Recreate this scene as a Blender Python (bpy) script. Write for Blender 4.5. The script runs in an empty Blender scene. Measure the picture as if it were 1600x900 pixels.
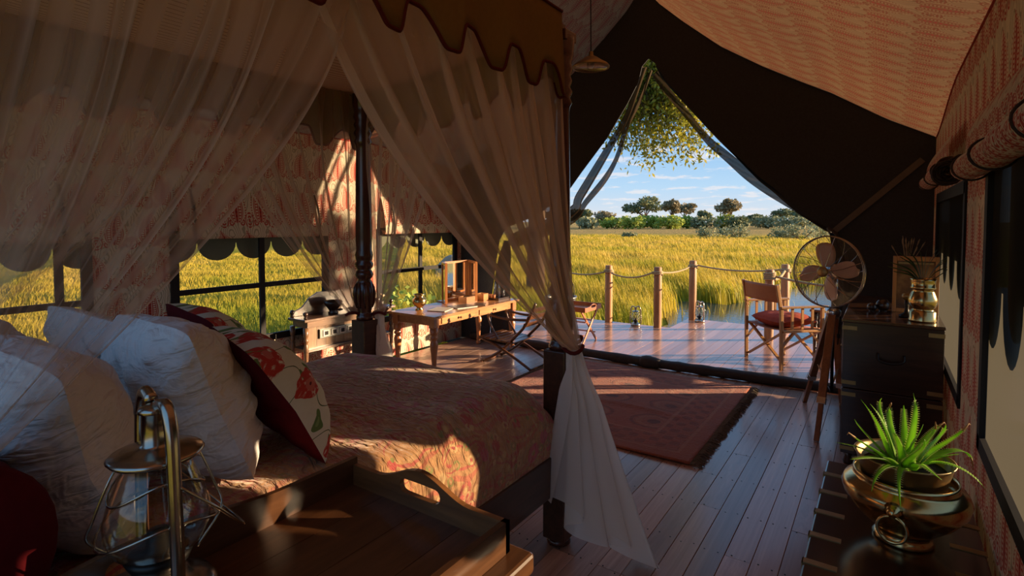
import bpy, bmesh, math, random
import numpy as np
from mathutils import Vector, Matrix

random.seed(7)
SC = bpy.context.scene
PI = math.pi

# ------------------------------------------------------------------ camera, sky, sun, exposure
CAM_H = 1.55
YAW = math.atan2(583, 853)
PITCH = math.atan2(35, 853)
cam_d = bpy.data.cameras.new('camera')
cam_d.sensor_width = 36
cam_d.lens = 853 / 1600 * 36
cam_d.shift_y = -70 / 1600
cam_d.clip_start = 0.05
cam_d.clip_end = 3000
cam = bpy.data.objects.new('camera', cam_d)
cam.location = (0, 0, CAM_H)
cam.rotation_euler = (PI / 2 - PITCH, 0, YAW)
SC.collection.objects.link(cam)
SC.camera = cam

SC.view_settings.view_transform = 'Standard'
SC.view_settings.look = 'None'
SC.view_settings.gamma = 1
SC.view_settings.exposure = 1.2
SC.cycles.max_bounces = 10
SC.cycles.diffuse_bounces = 5
SC.cycles.transparent_max_bounces = 40
SC.cycles.transmission_bounces = 8

SUN_EL = math.radians(10.0)
SUN_DIR = Vector((math.cos(math.radians(35.0)), math.sin(math.radians(35.0)), math.tan(SUN_EL))).normalized()   # towards the sun
sun_d = bpy.data.lights.new('sun', 'SUN')
sun_d.energy = 6.2
sun_d.angle = math.radians(0.6)
sun_d.color = (1.0, 0.73, 0.44)
sun = bpy.data.objects.new('sun', sun_d)
sun.location = (20, 14, 8)
sun.rotation_euler = SUN_DIR.to_track_quat('Z', 'Y').to_euler()
SC.collection.objects.link(sun)


# ------------------------------------------------------------------ node expressions
class S:
    """a socket (or number) that builds math nodes through operators"""
    def __init__(s, nt, k):
        s.nt, s.k = nt, k

    def __add__(a, b): return M(a.nt, 'ADD', a, b)
    def __radd__(a, b): return M(a.nt, 'ADD', b, a)
    def __sub__(a, b): return M(a.nt, 'SUBTRACT', a, b)
    def __rsub__(a, b): return M(a.nt, 'SUBTRACT', b, a)
    def __mul__(a, b): return M(a.nt, 'MULTIPLY', a, b)
    def __rmul__(a, b): return M(a.nt, 'MULTIPLY', b, a)
    def __truediv__(a, b): return M(a.nt, 'DIVIDE', a, b)
    def __rtruediv__(a, b): return M(a.nt, 'DIVIDE', b, a)


def M(nt, op, *args):
    n = nt.nodes.new('ShaderNodeMath')
    n.operation = op
    for i, a in enumerate(args):
        if isinstance(a, S):
            nt.links.new(a.k, n.inputs[i])
        else:
            n.inputs[i].default_value = a
    return S(nt, n.outputs[0])


def fract(x): return M(x.nt, 'FRACT', x)
def sin(x): return M(x.nt, 'SINE', x)
def fabs(x): return M(x.nt, 'ABSOLUTE', x)
def sqrt(x): return M(x.nt, 'SQRT', x)
def mn(a, b): return M(a.nt, 'MINIMUM', a, b)
def mx(a, b): return M(a.nt, 'MAXIMUM', a, b)
def lt(a, b): return M(a.nt, 'LESS_THAN', a, b)
def gt(a, b): return M(a.nt, 'GREATER_THAN', a, b)


def smooth(x, a, b):
    n = x.nt.nodes.new('ShaderNodeMapRange')
    n.interpolation_type = 'SMOOTHSTEP'
    x.nt.links.new(x.k, n.inputs[0])
    n.inputs[1].default_value, n.inputs[2].default_value = a, b
    return S(x.nt, n.outputs[0])


def coords(nt, kind='Object'):
    n = nt.nodes.new('ShaderNodeTexCoord')
    return S(nt, n.outputs[kind])


def sep(v):
    n = v.nt.nodes.new('ShaderNodeSeparateXYZ')
    v.nt.links.new(v.k, n.inputs[0])
    return [S(v.nt, o) for o in n.outputs]


def comb(nt, x, y, z=0.0):
    n = nt.nodes.new('ShaderNodeCombineXYZ')
    for i, a in enumerate((x, y, z)):
        if isinstance(a, S):
            nt.links.new(a.k, n.inputs[i])
        else:
            n.inputs[i].default_value = a
    return S(nt, n.outputs[0])


def scaled(v, sx, sy, sz, off=None):
    n = v.nt.nodes.new('ShaderNodeMapping')
    v.nt.links.new(v.k, n.inputs[0])
    n.inputs['Scale'].default_value = (sx, sy, sz)
    if off:
        n.inputs['Location'].default_value = off
    return S(v.nt, n.outputs[0])


def noise(v, scale=5.0, detail=3.0, rough=0.55, dist=0.0):
    n = v.nt.nodes.new('ShaderNodeTexNoise')
    v.nt.links.new(v.k, n.inputs['Vector'])
    n.inputs['Scale'].default_value = scale
    n.inputs['Detail'].default_value = detail
    n.inputs['Roughness'].default_value = rough
    n.inputs['Distortion'].default_value = dist
    return S(v.nt, n.outputs['Fac'])


def voronoi(v, scale, feature='F1', out='Distance', rnd=1.0):
    n = v.nt.nodes.new('ShaderNodeTexVoronoi')
    n.feature = feature
    v.nt.links.new(v.k, n.inputs['Vector'])
    n.inputs['Scale'].default_value = scale
    n.inputs['Randomness'].default_value = rnd
    return S(v.nt, n.outputs[out])


def mix(f, a, b):
    nt = f.nt
    n = nt.nodes.new('ShaderNodeMix')
    n.data_type = 'RGBA'
    nt.links.new(f.k, n.inputs[0])
    for i, c in ((6, a), (7, b)):
        if isinstance(c, S):
            nt.links.new(c.k, n.inputs[i])
        else:
            n.inputs[i].default_value = (*c, 1)
    return S(nt, n.outputs[2])


def ramp(f, stops):
    n = f.nt.nodes.new('ShaderNodeValToRGB')
    f.nt.links.new(f.k, n.inputs[0])
    e = n.color_ramp.elements
    while len(e) < len(stops):
        e.new(0.5)
    for el, (p, c) in zip(e, stops):
        el.position = p
        el.color = (*c, 1)
    return S(f.nt, n.outputs[0])


def obj_random(nt):
    n = nt.nodes.new('ShaderNodeObjectInfo')
    return S(nt, n.outputs['Random'])


def new_mat(name, col=(0.5, 0.5, 0.5), rough=0.6, metal=0.0, spec=0.5, coat=0.0):
    m = bpy.data.materials.new(name)
    m.use_nodes = True
    nt = m.node_tree
    b = nt.nodes['Principled BSDF']
    b.inputs['Base Color'].default_value = (*col, 1)
    b.inputs['Roughness'].default_value = rough
    b.inputs['Metallic'].default_value = metal
    b.inputs['Specular IOR Level'].default_value = spec
    b.inputs['Coat Weight'].default_value = coat
    b.inputs['Coat Roughness'].default_value = 0.15
    return m, nt, b


def setc(nt, b, c, name='Base Color'):
    nt.links.new(c.k, b.inputs[name])


def bump(nt, b, h, strength=0.3, dist=0.01):
    n = nt.nodes.new('ShaderNodeBump')
    n.inputs['Strength'].default_value = strength
    n.inputs['Distance'].default_value = dist
    nt.links.new(h.k, n.inputs['Height'])
    nt.links.new(n.outputs[0], b.inputs['Normal'])


def plain(name, col, rough=0.6, metal=0.0, spec=0.5, coat=0.0, var=0.15, scale=20, bmp=0.0):
    m, nt, b = new_mat(name, col, rough, metal, spec, coat)
    n = noise(coords(nt), scale, 4)
    setc(nt, b, mix(n, tuple(c * (1 - var) for c in col), tuple(min(1, c * (1 + var)) for c in col)))
    if bmp:
        bump(nt, b, n, bmp, 0.004)
    return m


def wood(name, dark, light, axis=1, rough=0.4, coat=0.2, scale=1.0, vary=0.25):
    m, nt, b = new_mat(name, light, rough, 0, 0.5, coat)
    v = coords(nt)
    r = obj_random(nt)
    sc = [14 * scale] * 3
    sc[axis] = 1.3 * scale
    vs = scaled(v, *sc)
    n = vs.nt.nodes.new('ShaderNodeVectorMath')
    nt.links.new(vs.k, n.inputs[0])
    nt.links.new((r * 57.0).k, n.inputs[1])
    vs = S(nt, n.outputs[0])
    g = noise(vs, 2.2, 5, 0.6, 0.6)
    fine = noise(vs, 9.0, 3, 0.7)
    f = g * 0.75 + fine * 0.25
    c = ramp(f, [(0.3, dark), (0.55, tuple((a + c2) / 2 for a, c2 in zip(dark, light))), (0.75, light)])
    hs = nt.nodes.new('ShaderNodeHueSaturation')
    nt.links.new(c.k, hs.inputs['Color'])
    nt.links.new((r * (2 * vary) + (1 - vary)).k, hs.inputs['Value'])
    setc(nt, b, S(nt, hs.outputs[0]))
    bump(nt, b, f, 0.12, 0.003)
    return m


def drop_field(u, v, a, b, ox, oy, flip, H=0.25, Wd=0.060):
    """paisley drops on an a x b lattice (metres): d is 0 at a drop's spine, 1 at its rim; local x, y in metres"""
    x = (fract(u / a + ox) - 0.5) * a
    y = (fract(v / b + oy) - 0.5) * b
    t = mx(y, 0.0)
    X = x - (t * t) * (2.6 * flip)
    s = mx(mn((y + H * 0.52) / H, 1.0), 0.0)
    h = sqrt(s) * (1.0 - s) * (Wd / 0.385) + 0.001
    inside = gt(y, -H * 0.515) * lt(y, H * 0.475)
    d = fabs(X) / h
    return d + (1.0 - inside) * 6.0, y, x


def band(d, a, b):
    return gt(d, a) * lt(d, b)


def paisley_color(nt, u, v, a, b, cream, red, line, deep):
    w = noise(comb(nt, u, v), 9.0, 2)
    dA, yA, xA = drop_field(u, v, a, b, 0.0, 0.0, 1.0)
    dB, yB, xB = drop_field(u, v, a, b, 0.5, 0.5, -1.0)
    pick = lt(dB, dA)
    d = mn(dA, dB)
    y = yA * (1.0 - pick) + yB * pick
    # ogee contour lines between the drops
    fld = sin(u * (2 * PI / a)) * sin(v * (2 * PI / b) + w * 1.5) * 1.2 + w * 1.8 + sin(v * (4 * PI / b)) * 0.4
    lines = smooth(sin(fld * 12.0), 0.35, 0.75)
    bg = mix(lines * 0.65, cream, line)
    # curling volutes under and flowers above each drop
    for X0, Y0 in ((xA, yA), (xB, yB)):
        ax = fabs(X0)
        q = ax - 0.046
        p = Y0 + 0.125
        rv = sqrt(q * q + p * p)
        bg = mix(band(rv, 0.011, 0.021) + lt(rv, 0.005), bg, red)
        p2 = Y0 - 0.185
        rf = sqrt(X0 * X0 * 1.3 + p2 * p2)
        pet = smooth(sin(rf * 330.0) + sin(ax * 260.0) * 0.8, 0.0, 0.5)
        bg = mix(lt(rf, 0.048) * pet, bg, red)
    c = mix(band(d, 1.0, 1.22), bg, cream)
    c = mix(band(d, 1.25, 1.45) * smooth(sin(y * 420.0), 0.0, 0.5), c, red)
    c = mix(lt(d, 1.0), c, red)
    c = mix(band(d, 0.80, 0.88), c, cream)
    c = mix(band(d, 0.40, 0.70) * smooth(sin(y * 380.0), -0.5, 0.0), c, cream)
    c = mix(band(d, 0.20, 0.28), c, cream)
    c = mix(lt(d, 0.18) * smooth(sin(y * 260.0), -0.2, 0.2), c, deep)
    return c


def uvxy(nt):
    x, y, _ = sep(coords(nt, 'UV'))
    return x, y


def translucent_mix(nt, b, col, fac):
    """adds light carried through thin cloth"""
    t = nt.nodes.new('ShaderNodeBsdfTranslucent')
    nt.links.new(col.k, t.inputs['Color'])
    mxn = nt.nodes.new('ShaderNodeMixShader')
    mxn.inputs[0].default_value = fac
    out = nt.nodes['Material Output']
    nt.links.new(b.outputs[0], mxn.inputs[1])
    nt.links.new(t.outputs[0], mxn.inputs[2])
    nt.links.new(mxn.outputs[0], out.inputs['Surface'])


MAT = {}
CREAM, RED, LINE, DEEP = (0.62, 0.53, 0.40), (0.40, 0.055, 0.035), (0.20, 0.17, 0.11), (0.28, 0.03, 0.025)


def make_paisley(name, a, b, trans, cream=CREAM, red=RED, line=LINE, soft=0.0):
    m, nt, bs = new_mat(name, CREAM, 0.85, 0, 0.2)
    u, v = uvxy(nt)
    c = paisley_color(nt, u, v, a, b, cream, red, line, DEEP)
    if soft:       # uneven print, patches blended toward a middle tone
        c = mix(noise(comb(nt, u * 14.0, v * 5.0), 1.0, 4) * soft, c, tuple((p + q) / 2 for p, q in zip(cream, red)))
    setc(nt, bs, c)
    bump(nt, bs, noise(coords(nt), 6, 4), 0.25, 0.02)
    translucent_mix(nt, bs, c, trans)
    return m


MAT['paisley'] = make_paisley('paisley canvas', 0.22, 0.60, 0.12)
MAT['roof_paisley'] = make_paisley('paisley roof lining', 0.20, 0.50, 0.24, (0.30, 0.17, 0.08), (0.20, 0.055, 0.026), (0.14, 0.07, 0.03), 0.4)  # same cloth as the walls; dim warm light put into its darker tan colours

MAT['mahogany'] = wood('mahogany', (0.03, 0.009, 0.006), (0.13, 0.035, 0.02), 2, 0.25, 0.5)
MAT['bed_wood'] = wood('bed rail wood', (0.03, 0.012, 0.007), (0.10, 0.038, 0.02), 1, 0.35, 0.3)
MAT['desk_wood'] = wood('desk wood', (0.26, 0.10, 0.03), (0.55, 0.25, 0.09), 1, 0.3, 0.4)
MAT['desk_leg'] = wood('desk leg wood', (0.26, 0.09, 0.03), (0.50, 0.20, 0.07), 2, 0.3, 0.4)
MAT['console_wood'] = wood('console wood', (0.07, 0.03, 0.013), (0.24, 0.12, 0.055), 1, 0.35, 0.3)
MAT['console_panel'] = wood('console panel wood', (0.11, 0.052, 0.022), (0.28, 0.155, 0.07), 2, 0.4, 0.2, 1.3)
MAT['teak'] = wood('teak', (0.32, 0.14, 0.04), (0.62, 0.31, 0.10), 2, 0.4, 0.2)
MAT['teak_x'] = wood('teak across', (0.32, 0.14, 0.04), (0.62, 0.31, 0.10), 0, 0.4, 0.2)
MAT['red_teak'] = wood('reddish folding table wood', (0.22, 0.06, 0.02), (0.50, 0.16, 0.055), 0, 0.4, 0.2)
MAT['tray_wood'] = wood('tray wood', (0.055, 0.021, 0.009), (0.18, 0.075, 0.028), 1, 0.30, 0.35, 0.8)
MAT['tray_end'] = wood('tray end wood', (0.10, 0.038, 0.014), (0.30, 0.125, 0.04), 0, 0.33, 0.35, 0.8)
MAT['dark_wood'] = wood('dark chest wood', (0.012, 0.005, 0.003), (0.05, 0.02, 0.01), 0, 0.28, 0.5)
MAT['dresser_top'] = wood('polished dresser top', (0.03, 0.013, 0.007), (0.10, 0.042, 0.02), 1, 0.22, 0.6)
MAT['fan_wood'] = wood('tripod leg wood', (0.16, 0.05, 0.015), (0.36, 0.125, 0.04), 2, 0.35, 0.3)
MAT['chair_wood'] = wood('folding chair wood', (0.05, 0.018, 0.008), (0.19, 0.07, 0.025), 0, 0.3, 0.4)
MAT['post_wood'] = wood('rail post wood', (0.24, 0.095, 0.032), (0.50, 0.23, 0.085), 2, 0.6, 0.0)
MAT['plank'] = wood('stained floor plank', (0.31, 0.17, 0.12), (0.60, 0.385, 0.285), 1, 0.34, 0.45, 0.8, 0.3)
MAT['deck_plank'] = wood('deck plank', (0.34, 0.14, 0.08), (0.56, 0.28, 0.17), 1, 0.32, 0.5, 1.0, 0.2)
MAT['log'] = plain('dark log', (0.035, 0.022, 0.014), 0.75, var=0.5, scale=25, bmp=0.8)
MAT['strap'] = plain('grey brown strap', (0.13, 0.10, 0.08), 0.8, var=0.2)
MAT['under'] = plain('underfloor', (0.02, 0.012, 0.008), 0.9)
MAT['canvas_black'] = plain('dark canvas', (0.042, 0.042, 0.045), 0.9, spec=0.15, var=0.3, scale=60, bmp=0.2)
MAT['black'] = plain('black webbing', (0.012, 0.010, 0.010), 0.7, spec=0.3)
MAT['brass'] = plain('brass', (0.58, 0.43, 0.19), 0.2, 1.0, var=0.15, scale=12, bmp=0.15)
MAT['old_brass'] = plain('tarnished brass', (0.36, 0.26, 0.12), 0.42, 1.0, var=0.3, scale=18)
MAT['steel'] = plain('steel', (0.62, 0.61, 0.60), 0.2, 1.0, var=0.1, scale=15)
MAT['tin'] = plain('tarnished chrome', (0.42, 0.36, 0.30), 0.22, 1.0, var=0.25, scale=22, bmp=0.1)
def make_linen():
    m, nt, b = new_mat('white linen', (0.74, 0.71, 0.69), 0.85, 0, 0.2)
    v = coords(nt)
    f = noise(v, 5.0, 3, 0.5, 1.5) * 0.8 + noise(scaled(v, 1, 1, 3), 11.0, 3, 0.5, 1.0) * 0.35
    setc(nt, b, mix(noise(v, 60, 2), (0.72, 0.69, 0.68), (0.76, 0.73, 0.71)))
    bump(nt, b, f, 0.9, 0.05)
    return m


MAT['linen'] = make_linen()
MAT['velvet'] = plain('dark red velvet', (0.095, 0.006, 0.010), 0.9, spec=0.1, var=0.25, scale=40)
MAT['maroon'] = plain('maroon piping', (0.10, 0.012, 0.010), 0.8, spec=0.2)
MAT['olive'] = plain('khaki valance cloth', (0.21, 0.135, 0.045), 0.9, spec=0.1, var=0.12, scale=50, bmp=0.15)
MAT['awning'] = plain('grey green awning canvas', (0.17, 0.18, 0.13), 0.9, spec=0.1, var=0.1, scale=30)
MAT['seat_cloth'] = plain('terracotta cushion', (0.30, 0.06, 0.035), 0.9, spec=0.1, var=0.4, scale=14, bmp=0.3)
MAT['leather'] = plain('tan leather', (0.36, 0.12, 0.04), 0.5, spec=0.4, var=0.2, scale=10)
MAT['rope'] = plain('rope', (0.42, 0.30, 0.17), 0.9, spec=0.1, var=0.35, scale=90, bmp=0.5)
MAT['cord'] = plain('brown cord', (0.03, 0.018, 0.012), 0.7, spec=0.3)
MAT['white_metal'] = plain('white switch', (0.5, 0.48, 0.44), 0.4, var=0.03)
MAT['grey_metal'] = plain('grey socket plate', (0.20, 0.20, 0.18), 0.35, 0.6, var=0.05)
MAT['dark_metal'] = plain('dark metal', (0.03, 0.028, 0.027), 0.4, 0.8, var=0.2)
MAT['fringe'] = plain('dark rug fringe', (0.14, 0.115, 0.09), 0.95, spec=0.05, var=0.5, scale=60)
MAT['aloe'] = None
MAT['bark'] = plain('bark', (0.13, 0.08, 0.05), 0.9, spec=0.1, var=0.4, scale=12, bmp=0.5)
MAT['palm'] = plain('palm leaf', (0.04, 0.085, 0.018), 0.5, var=0.3, scale=15)
MAT['straw'] = plain('dry stalk', (0.30, 0.22, 0.13), 0.9, var=0.2)
MAT['flower'] = plain('pale flower', (0.75, 0.55, 0.35), 0.8, var=0.2)
MAT['stone'] = plain('pale anthill earth', (0.34, 0.27, 0.20), 0.95, spec=0.1, var=0.3, scale=6, bmp=0.8)
MAT['paper'] = plain('magazine page', (0.55, 0.48, 0.40), 0.5, var=0.35, scale=25)
MAT['dark_paper'] = plain('dark magazine cover', (0.06, 0.05, 0.05), 0.35, var=0.5, scale=25)
MAT['soil'] = plain('potting soil', (0.03, 0.02, 0.013), 0.95, var=0.5, scale=60, bmp=0.8)
MAT['picture'] = None


def glass_mat(name, tint=(1, 1, 1), rough=0.0):
    """thin glass: mostly see-through, mirrors light at grazing angles"""
    m = bpy.data.materials.new(name)
    m.use_nodes = True
    nt = m.node_tree
    nt.nodes.remove(nt.nodes['Principled BSDF'])
    g = nt.nodes.new('ShaderNodeBsdfGlossy')
    g.inputs['Roughness'].default_value = rough + 0.02
    t = nt.nodes.new('ShaderNodeBsdfTransparent')
    t.inputs['Color'].default_value = (*tint, 1)
    lw = nt.nodes.new('ShaderNodeLayerWeight')
    lw.inputs[0].default_value = 0.5
    fc = S(nt, lw.outputs['Facing'])
    f = fc * fc * fc * 0.65 + 0.035 + noise(coords(nt), 9, 2) * 0.03
    x = nt.nodes.new('ShaderNodeMixShader')
    nt.links.new(f.k, x.inputs[0])
    nt.links.new(t.outputs[0], x.inputs[1])
    nt.links.new(g.outputs[0], x.inputs[2])
    nt.links.new(x.outputs[0], nt.nodes['Material Output'].inputs['Surface'])
    return m


MAT['glass'] = glass_mat('clear glass', (0.95, 0.95, 0.93))


def sheer(name, col, base, grazing, trans=0.5, rough_noise=0.0):
    """open weave: threads that scatter and pass light, gaps that let it straight through"""
    m = bpy.data.materials.new(name)
    m.use_nodes = True
    nt = m.node_tree
    nt.nodes.remove(nt.nodes['Principled BSDF'])
    d = nt.nodes.new('ShaderNodeBsdfDiffuse')
    d.inputs['Color'].default_value = (*col, 1)
    tl = nt.nodes.new('ShaderNodeBsdfTranslucent')
    tl.inputs['Color'].default_value = (*col, 1)
    tr = nt.nodes.new('ShaderNodeBsdfTransparent')
    a = nt.nodes.new('ShaderNodeMixShader')
    a.inputs[0].default_value = trans
    nt.links.new(d.outputs[0], a.inputs[1])
    nt.links.new(tl.outputs[0], a.inputs[2])
    lw = nt.nodes.new('ShaderNodeLayerWeight')
    lw.inputs[0].default_value = 0.5
    f = S(nt, lw.outputs['Facing']) * grazing + base
    if rough_noise:
        f = f + (noise(coords(nt), 3, 3) - 0.5) * rough_noise
    f = mn(f, 0.998)
    x = nt.nodes.new('ShaderNodeMixShader')
    nt.links.new(f.k, x.inputs[0])
    nt.links.new(tr.outputs[0], x.inputs[1])
    nt.links.new(a.outputs[0], x.inputs[2])
    nt.links.new(x.outputs[0], nt.nodes['Material Output'].inputs['Surface'])
    return m


MAT['net'] = sheer('mosquito netting', (0.76, 0.57, 0.44), 0.31, 0.36, 0.5, 0.1)
MAT['net_near'] = sheer('near mosquito netting', (0.80, 0.63, 0.50), 0.40, 0.36, 0.55, 0.1)
MAT['net_tail'] = sheer('gathered netting', (0.90, 0.86, 0.81), 0.62, 0.35, 0.4)
MAT['screen'] = sheer('insect screen', (0.06, 0.055, 0.045), 0.10, 0.10, 0.6)
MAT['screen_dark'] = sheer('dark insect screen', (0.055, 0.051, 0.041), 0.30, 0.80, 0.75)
MAT['door_net'] = sheer('door screen netting', (0.06, 0.042, 0.026), 0.92, 0.1, 0.15)
MAT['fan_mesh'] = sheer('fine guard mesh', (0.20, 0.16, 0.12), 0.16, 0.1, 0.2)


def make_stripe():
    m, nt, b = new_mat('striped canopy cotton', (0.55, 0.42, 0.33), 0.9, 0, 0.1)
    u, v = uvxy(nt)
    s = gt(sin(u * (2 * PI / 0.034)), 0.90)
    c = mix(s, (0.60, 0.46, 0.37), (0.20, 0.09, 0.05))
    setc(nt, b, c)
    translucent_mix(nt, b, c, 0.35)
    return m


MAT['stripe'] = make_stripe()


def make_spread():
    m, nt, b = new_mat('quilted paisley bedspread', (0.4, 0.2, 0.1), 0.75, 0, 0.3)
    b.inputs['Sheen Weight'].default_value = 0.6
    b.inputs['Sheen Roughness'].default_value = 0.5
    b.inputs['Sheen Tint'].default_value = (1.0, 0.82, 0.70, 1)
    u, v = uvxy(nt)
    p = comb(nt, u, v)
    w = noise(p, 5.0, 3)
    base = ramp(noise(p, 26, 4), [(0.3, (0.30, 0.13, 0.05)), (0.55, (0.46, 0.24, 0.09)), (0.75, (0.56, 0.36, 0.17))])
    # large swirling drops
    dA, yA, xA = drop_field(u + w * 0.12, v, 0.26, 0.40, 0.0, 0.0, 1.0, 0.26, 0.075)
    dB, yB, xB = drop_field(u + w * 0.12, v, 0.26, 0.40, 0.5, 0.5, -1.0, 0.26, 0.075)
    d = mn(dA, dB)
    c = mix(gt(d, 0.85) * lt(d, 1.15), base, (0.42, 0.12, 0.06))
    c = mix(gt(d, 0.45) * lt(d, 0.6), c, (0.40, 0.08, 0.055))
    # flowers
    for sc, r, col, heart in ((11.0, 0.38, (0.42, 0.06, 0.05), (0.62, 0.40, 0.16)), (14.0, 0.26, (0.20, 0.20, 0.05), (0.60, 0.42, 0.20)), (17.0, 0.30, (0.56, 0.36, 0.16), (0.30, 0.04, 0.04)),
                              (6.0, 0.30, (0.52, 0.07, 0.11), (0.66, 0.42, 0.22))):
        vd = voronoi(p, sc, rnd=0.8)
        ring = lt(vd, r) * gt(vd, r * 0.55)
        c = mix(ring * smooth(noise(p, sc * 3, 2), 0.35, 0.5), c, col)
        c = mix(lt(vd, r * 0.35), c, heart)
    g = gt(voronoi(p, 14.0, 'DISTANCE_TO_EDGE'), 0.035)
    c = mix((1.0 - g) * 0.2, c, (0.16, 0.12, 0.04))
    c = mix(smooth(noise(p, 3.0, 3), 0.35, 0.7) * 0.25, c, (0.42, 0.16, 0.10))
    setc(nt, b, c)
    # quilted ripples
    rip = noise(comb(nt, u * 9.0 + noise(p, 4.0, 2) * 2.0, v * 46.0 + noise(p, 5.0, 3) * 9.0), 1.0, 3, 0.5)
    bump(nt, b, rip * 1.8 + noise(p, 40, 3) * 0.4, 1.0, 0.014)
    return m


MAT['spread'] = make_spread()


def make_floral():
    m, nt, b = new_mat('floral cushion cotton', (0.7, 0.65, 0.5), 0.8, 0, 0.2)
    u, v = uvxy(nt)
    p = comb(nt, u, v)
    wp = comb(nt, u + noise(p, 9, 2) * 0.08, v + noise(p, 8, 2) * 0.06)
    c = mix(noise(p, 40, 2), (0.66, 0.62, 0.46), (0.74, 0.70, 0.55))
    stem = lt(fabs(sin(u * 26.0 + sin(v * 24.0) * 1.8)), 0.05)
    c = mix(stem, c, (0.10, 0.13, 0.05))
    lv = voronoi(scaled(wp, 1.0, 0.45, 1.0), 24.0)
    c = mix(lt(lv, 0.32), c, (0.13, 0.20, 0.06))
    c = mix(lt(lv, 0.12), c, (0.22, 0.30, 0.10))
    fl = voronoi(scaled(wp, 0.8, 0.7, 1.0, (3.1, 1.7, 0)), 13.0)
    c = mix(lt(fl, 0.42) * smooth(noise(p, 50, 2), 0.3, 0.5), c, (0.50, 0.045, 0.03))
    c = mix(lt(fl, 0.20), c, (0.55, 0.14, 0.10))
    c = mix(lt(fl, 0.07), c, (0.12, 0.02, 0.02))
    setc(nt, b, c)
    bump(nt, b, noise(p, 9, 4), 0.3, 0.01)
    return m


MAT['floral'] = make_floral()


def make_rug():
    m, nt, b = new_mat('worn red rug', (0.3, 0.07, 0.04), 0.95, 0, 0.1)
    b.inputs['Sheen Weight'].default_value = 0.2
    u, v = uvxy(nt)                       # u along the long side, v across, metres from the rug's middle
    p = comb(nt, u, v)
    n = noise(p, 9, 5)
    nn = noise(p, 45, 3)
    c = mix(nn * 0.6 + n * 0.4, (0.26, 0.06, 0.032), (0.48, 0.14, 0.075))
    ax, ay = fabs(u), fabs(v)
    edge = mn(0.96 - ax, 0.96 - ay)
    band = gt(edge, 0.12) * lt(edge, 0.34)
    zig = smooth(sin(u * 42.0) * sin(v * 42.0) + n - 0.5, 0.0, 0.25)
    c = mix(band * zig * 0.6, c, (0.17, 0.05, 0.035))
    c = mix((gt(edge, 0.10) * lt(edge, 0.125) + gt(edge, 0.335) * lt(edge, 0.36)) * 0.6, c, (0.46, 0.20, 0.11))
    fx = fract(u / 0.52 + 0.5) - 0.5
    fy = fract(v / 0.40 + 0.5) - 0.5
    rr = sqrt(fx * fx + fy * fy) + (n - 0.5) * 0.12
    fieldm = gt(edge, 0.37)
    c = mix(fieldm * gt(rr, 0.30) * lt(rr, 0.36) * 0.7, c, (0.17, 0.05, 0.035))
    c = mix(fieldm * lt(rr, 0.27) * gt(rr, 0.2), c, (0.40, 0.15, 0.08))
    c = mix(fieldm * lt(rr, 0.10), c, (0.13, 0.045, 0.035))
    c = mix(smooth(noise(p, 3.0, 4), 0.4, 0.7) * 0.55, c, (0.27, 0.10, 0.06))
    setc(nt, b, c)
    bump(nt, b, nn + n + noise(p, 140, 2) * 0.6, 1.0, 0.014)
    return m


MAT['rug'] = make_rug()


def make_leafy(name, a, b2, c2, rough=0.45, trans=0.35, scale=1.2):
    m, nt, b = new_mat(name, a, rough, 0, 0.3)
    f = noise(coords(nt), scale, 3)
    c = ramp(f, [(0.3, a), (0.5, b2), (0.7, c2)])
    setc(nt, b, c)
    translucent_mix(nt, b, c, trans)
    return m


MAT['aloe'] = make_leafy('aloe leaf', (0.24, 0.50, 0.05), (0.38, 0.66, 0.08), (0.52, 0.74, 0.15), 0.32, 0.62, 9)
MAT['aloe_tip'] = plain('dry aloe tip', (0.42, 0.20, 0.05), 0.6, var=0.2)
MAT['aloe_tooth'] = plain('pale aloe tooth', (0.55, 0.60, 0.25), 0.5, var=0.1)
MAT['over_leaf'] = make_leafy('overhanging leaf', (0.12, 0.14, 0.015), (0.32, 0.30, 0.025), (0.55, 0.45, 0.04), 0.45, 0.4, 2.5)
MAT['crown_dark'] = make_leafy('dark tree crown', (0.10, 0.13, 0.06), (0.17, 0.19, 0.085), (0.27, 0.25, 0.12), 0.7, 0.2, 0.5)  # dark and brown crowns lightened, distance haze put into their colours
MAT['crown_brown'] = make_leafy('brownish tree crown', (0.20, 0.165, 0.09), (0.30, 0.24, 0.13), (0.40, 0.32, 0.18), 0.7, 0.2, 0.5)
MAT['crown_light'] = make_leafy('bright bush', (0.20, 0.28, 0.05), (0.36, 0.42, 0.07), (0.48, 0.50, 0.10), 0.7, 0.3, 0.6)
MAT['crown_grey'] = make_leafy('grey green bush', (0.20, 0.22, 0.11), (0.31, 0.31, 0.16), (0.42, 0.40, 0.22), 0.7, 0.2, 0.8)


def make_grass(name):
    m, nt, b = new_mat(name, (0.3, 0.3, 0.05), 0.6, 0, 0.2)
    v = coords(nt)
    x, y, z = sep(v)
    big = noise(scaled(v, 0.10, 0.22, 0.0), 1.0, 4, 0.6)
    dist = sqrt(x * x + y * y)
    big = big - 0.07 * (1.0 - smooth(dist, 10.0, 24.0)) + 0.03
    fine = noise(v, 5.0, 2)
    c = ramp(big * 0.72 + fine * 0.28, [(0.30, (0.12, 0.17, 0.012)), (0.40, (0.34, 0.32, 0.022)), (0.49, (0.52, 0.39, 0.04)), (0.65, (0.60, 0.41, 0.085))])
    setc(nt, b, c)
    translucent_mix(nt, b, c, 0.4)
    return m


MAT['grass'] = make_grass('marsh grass')


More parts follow.
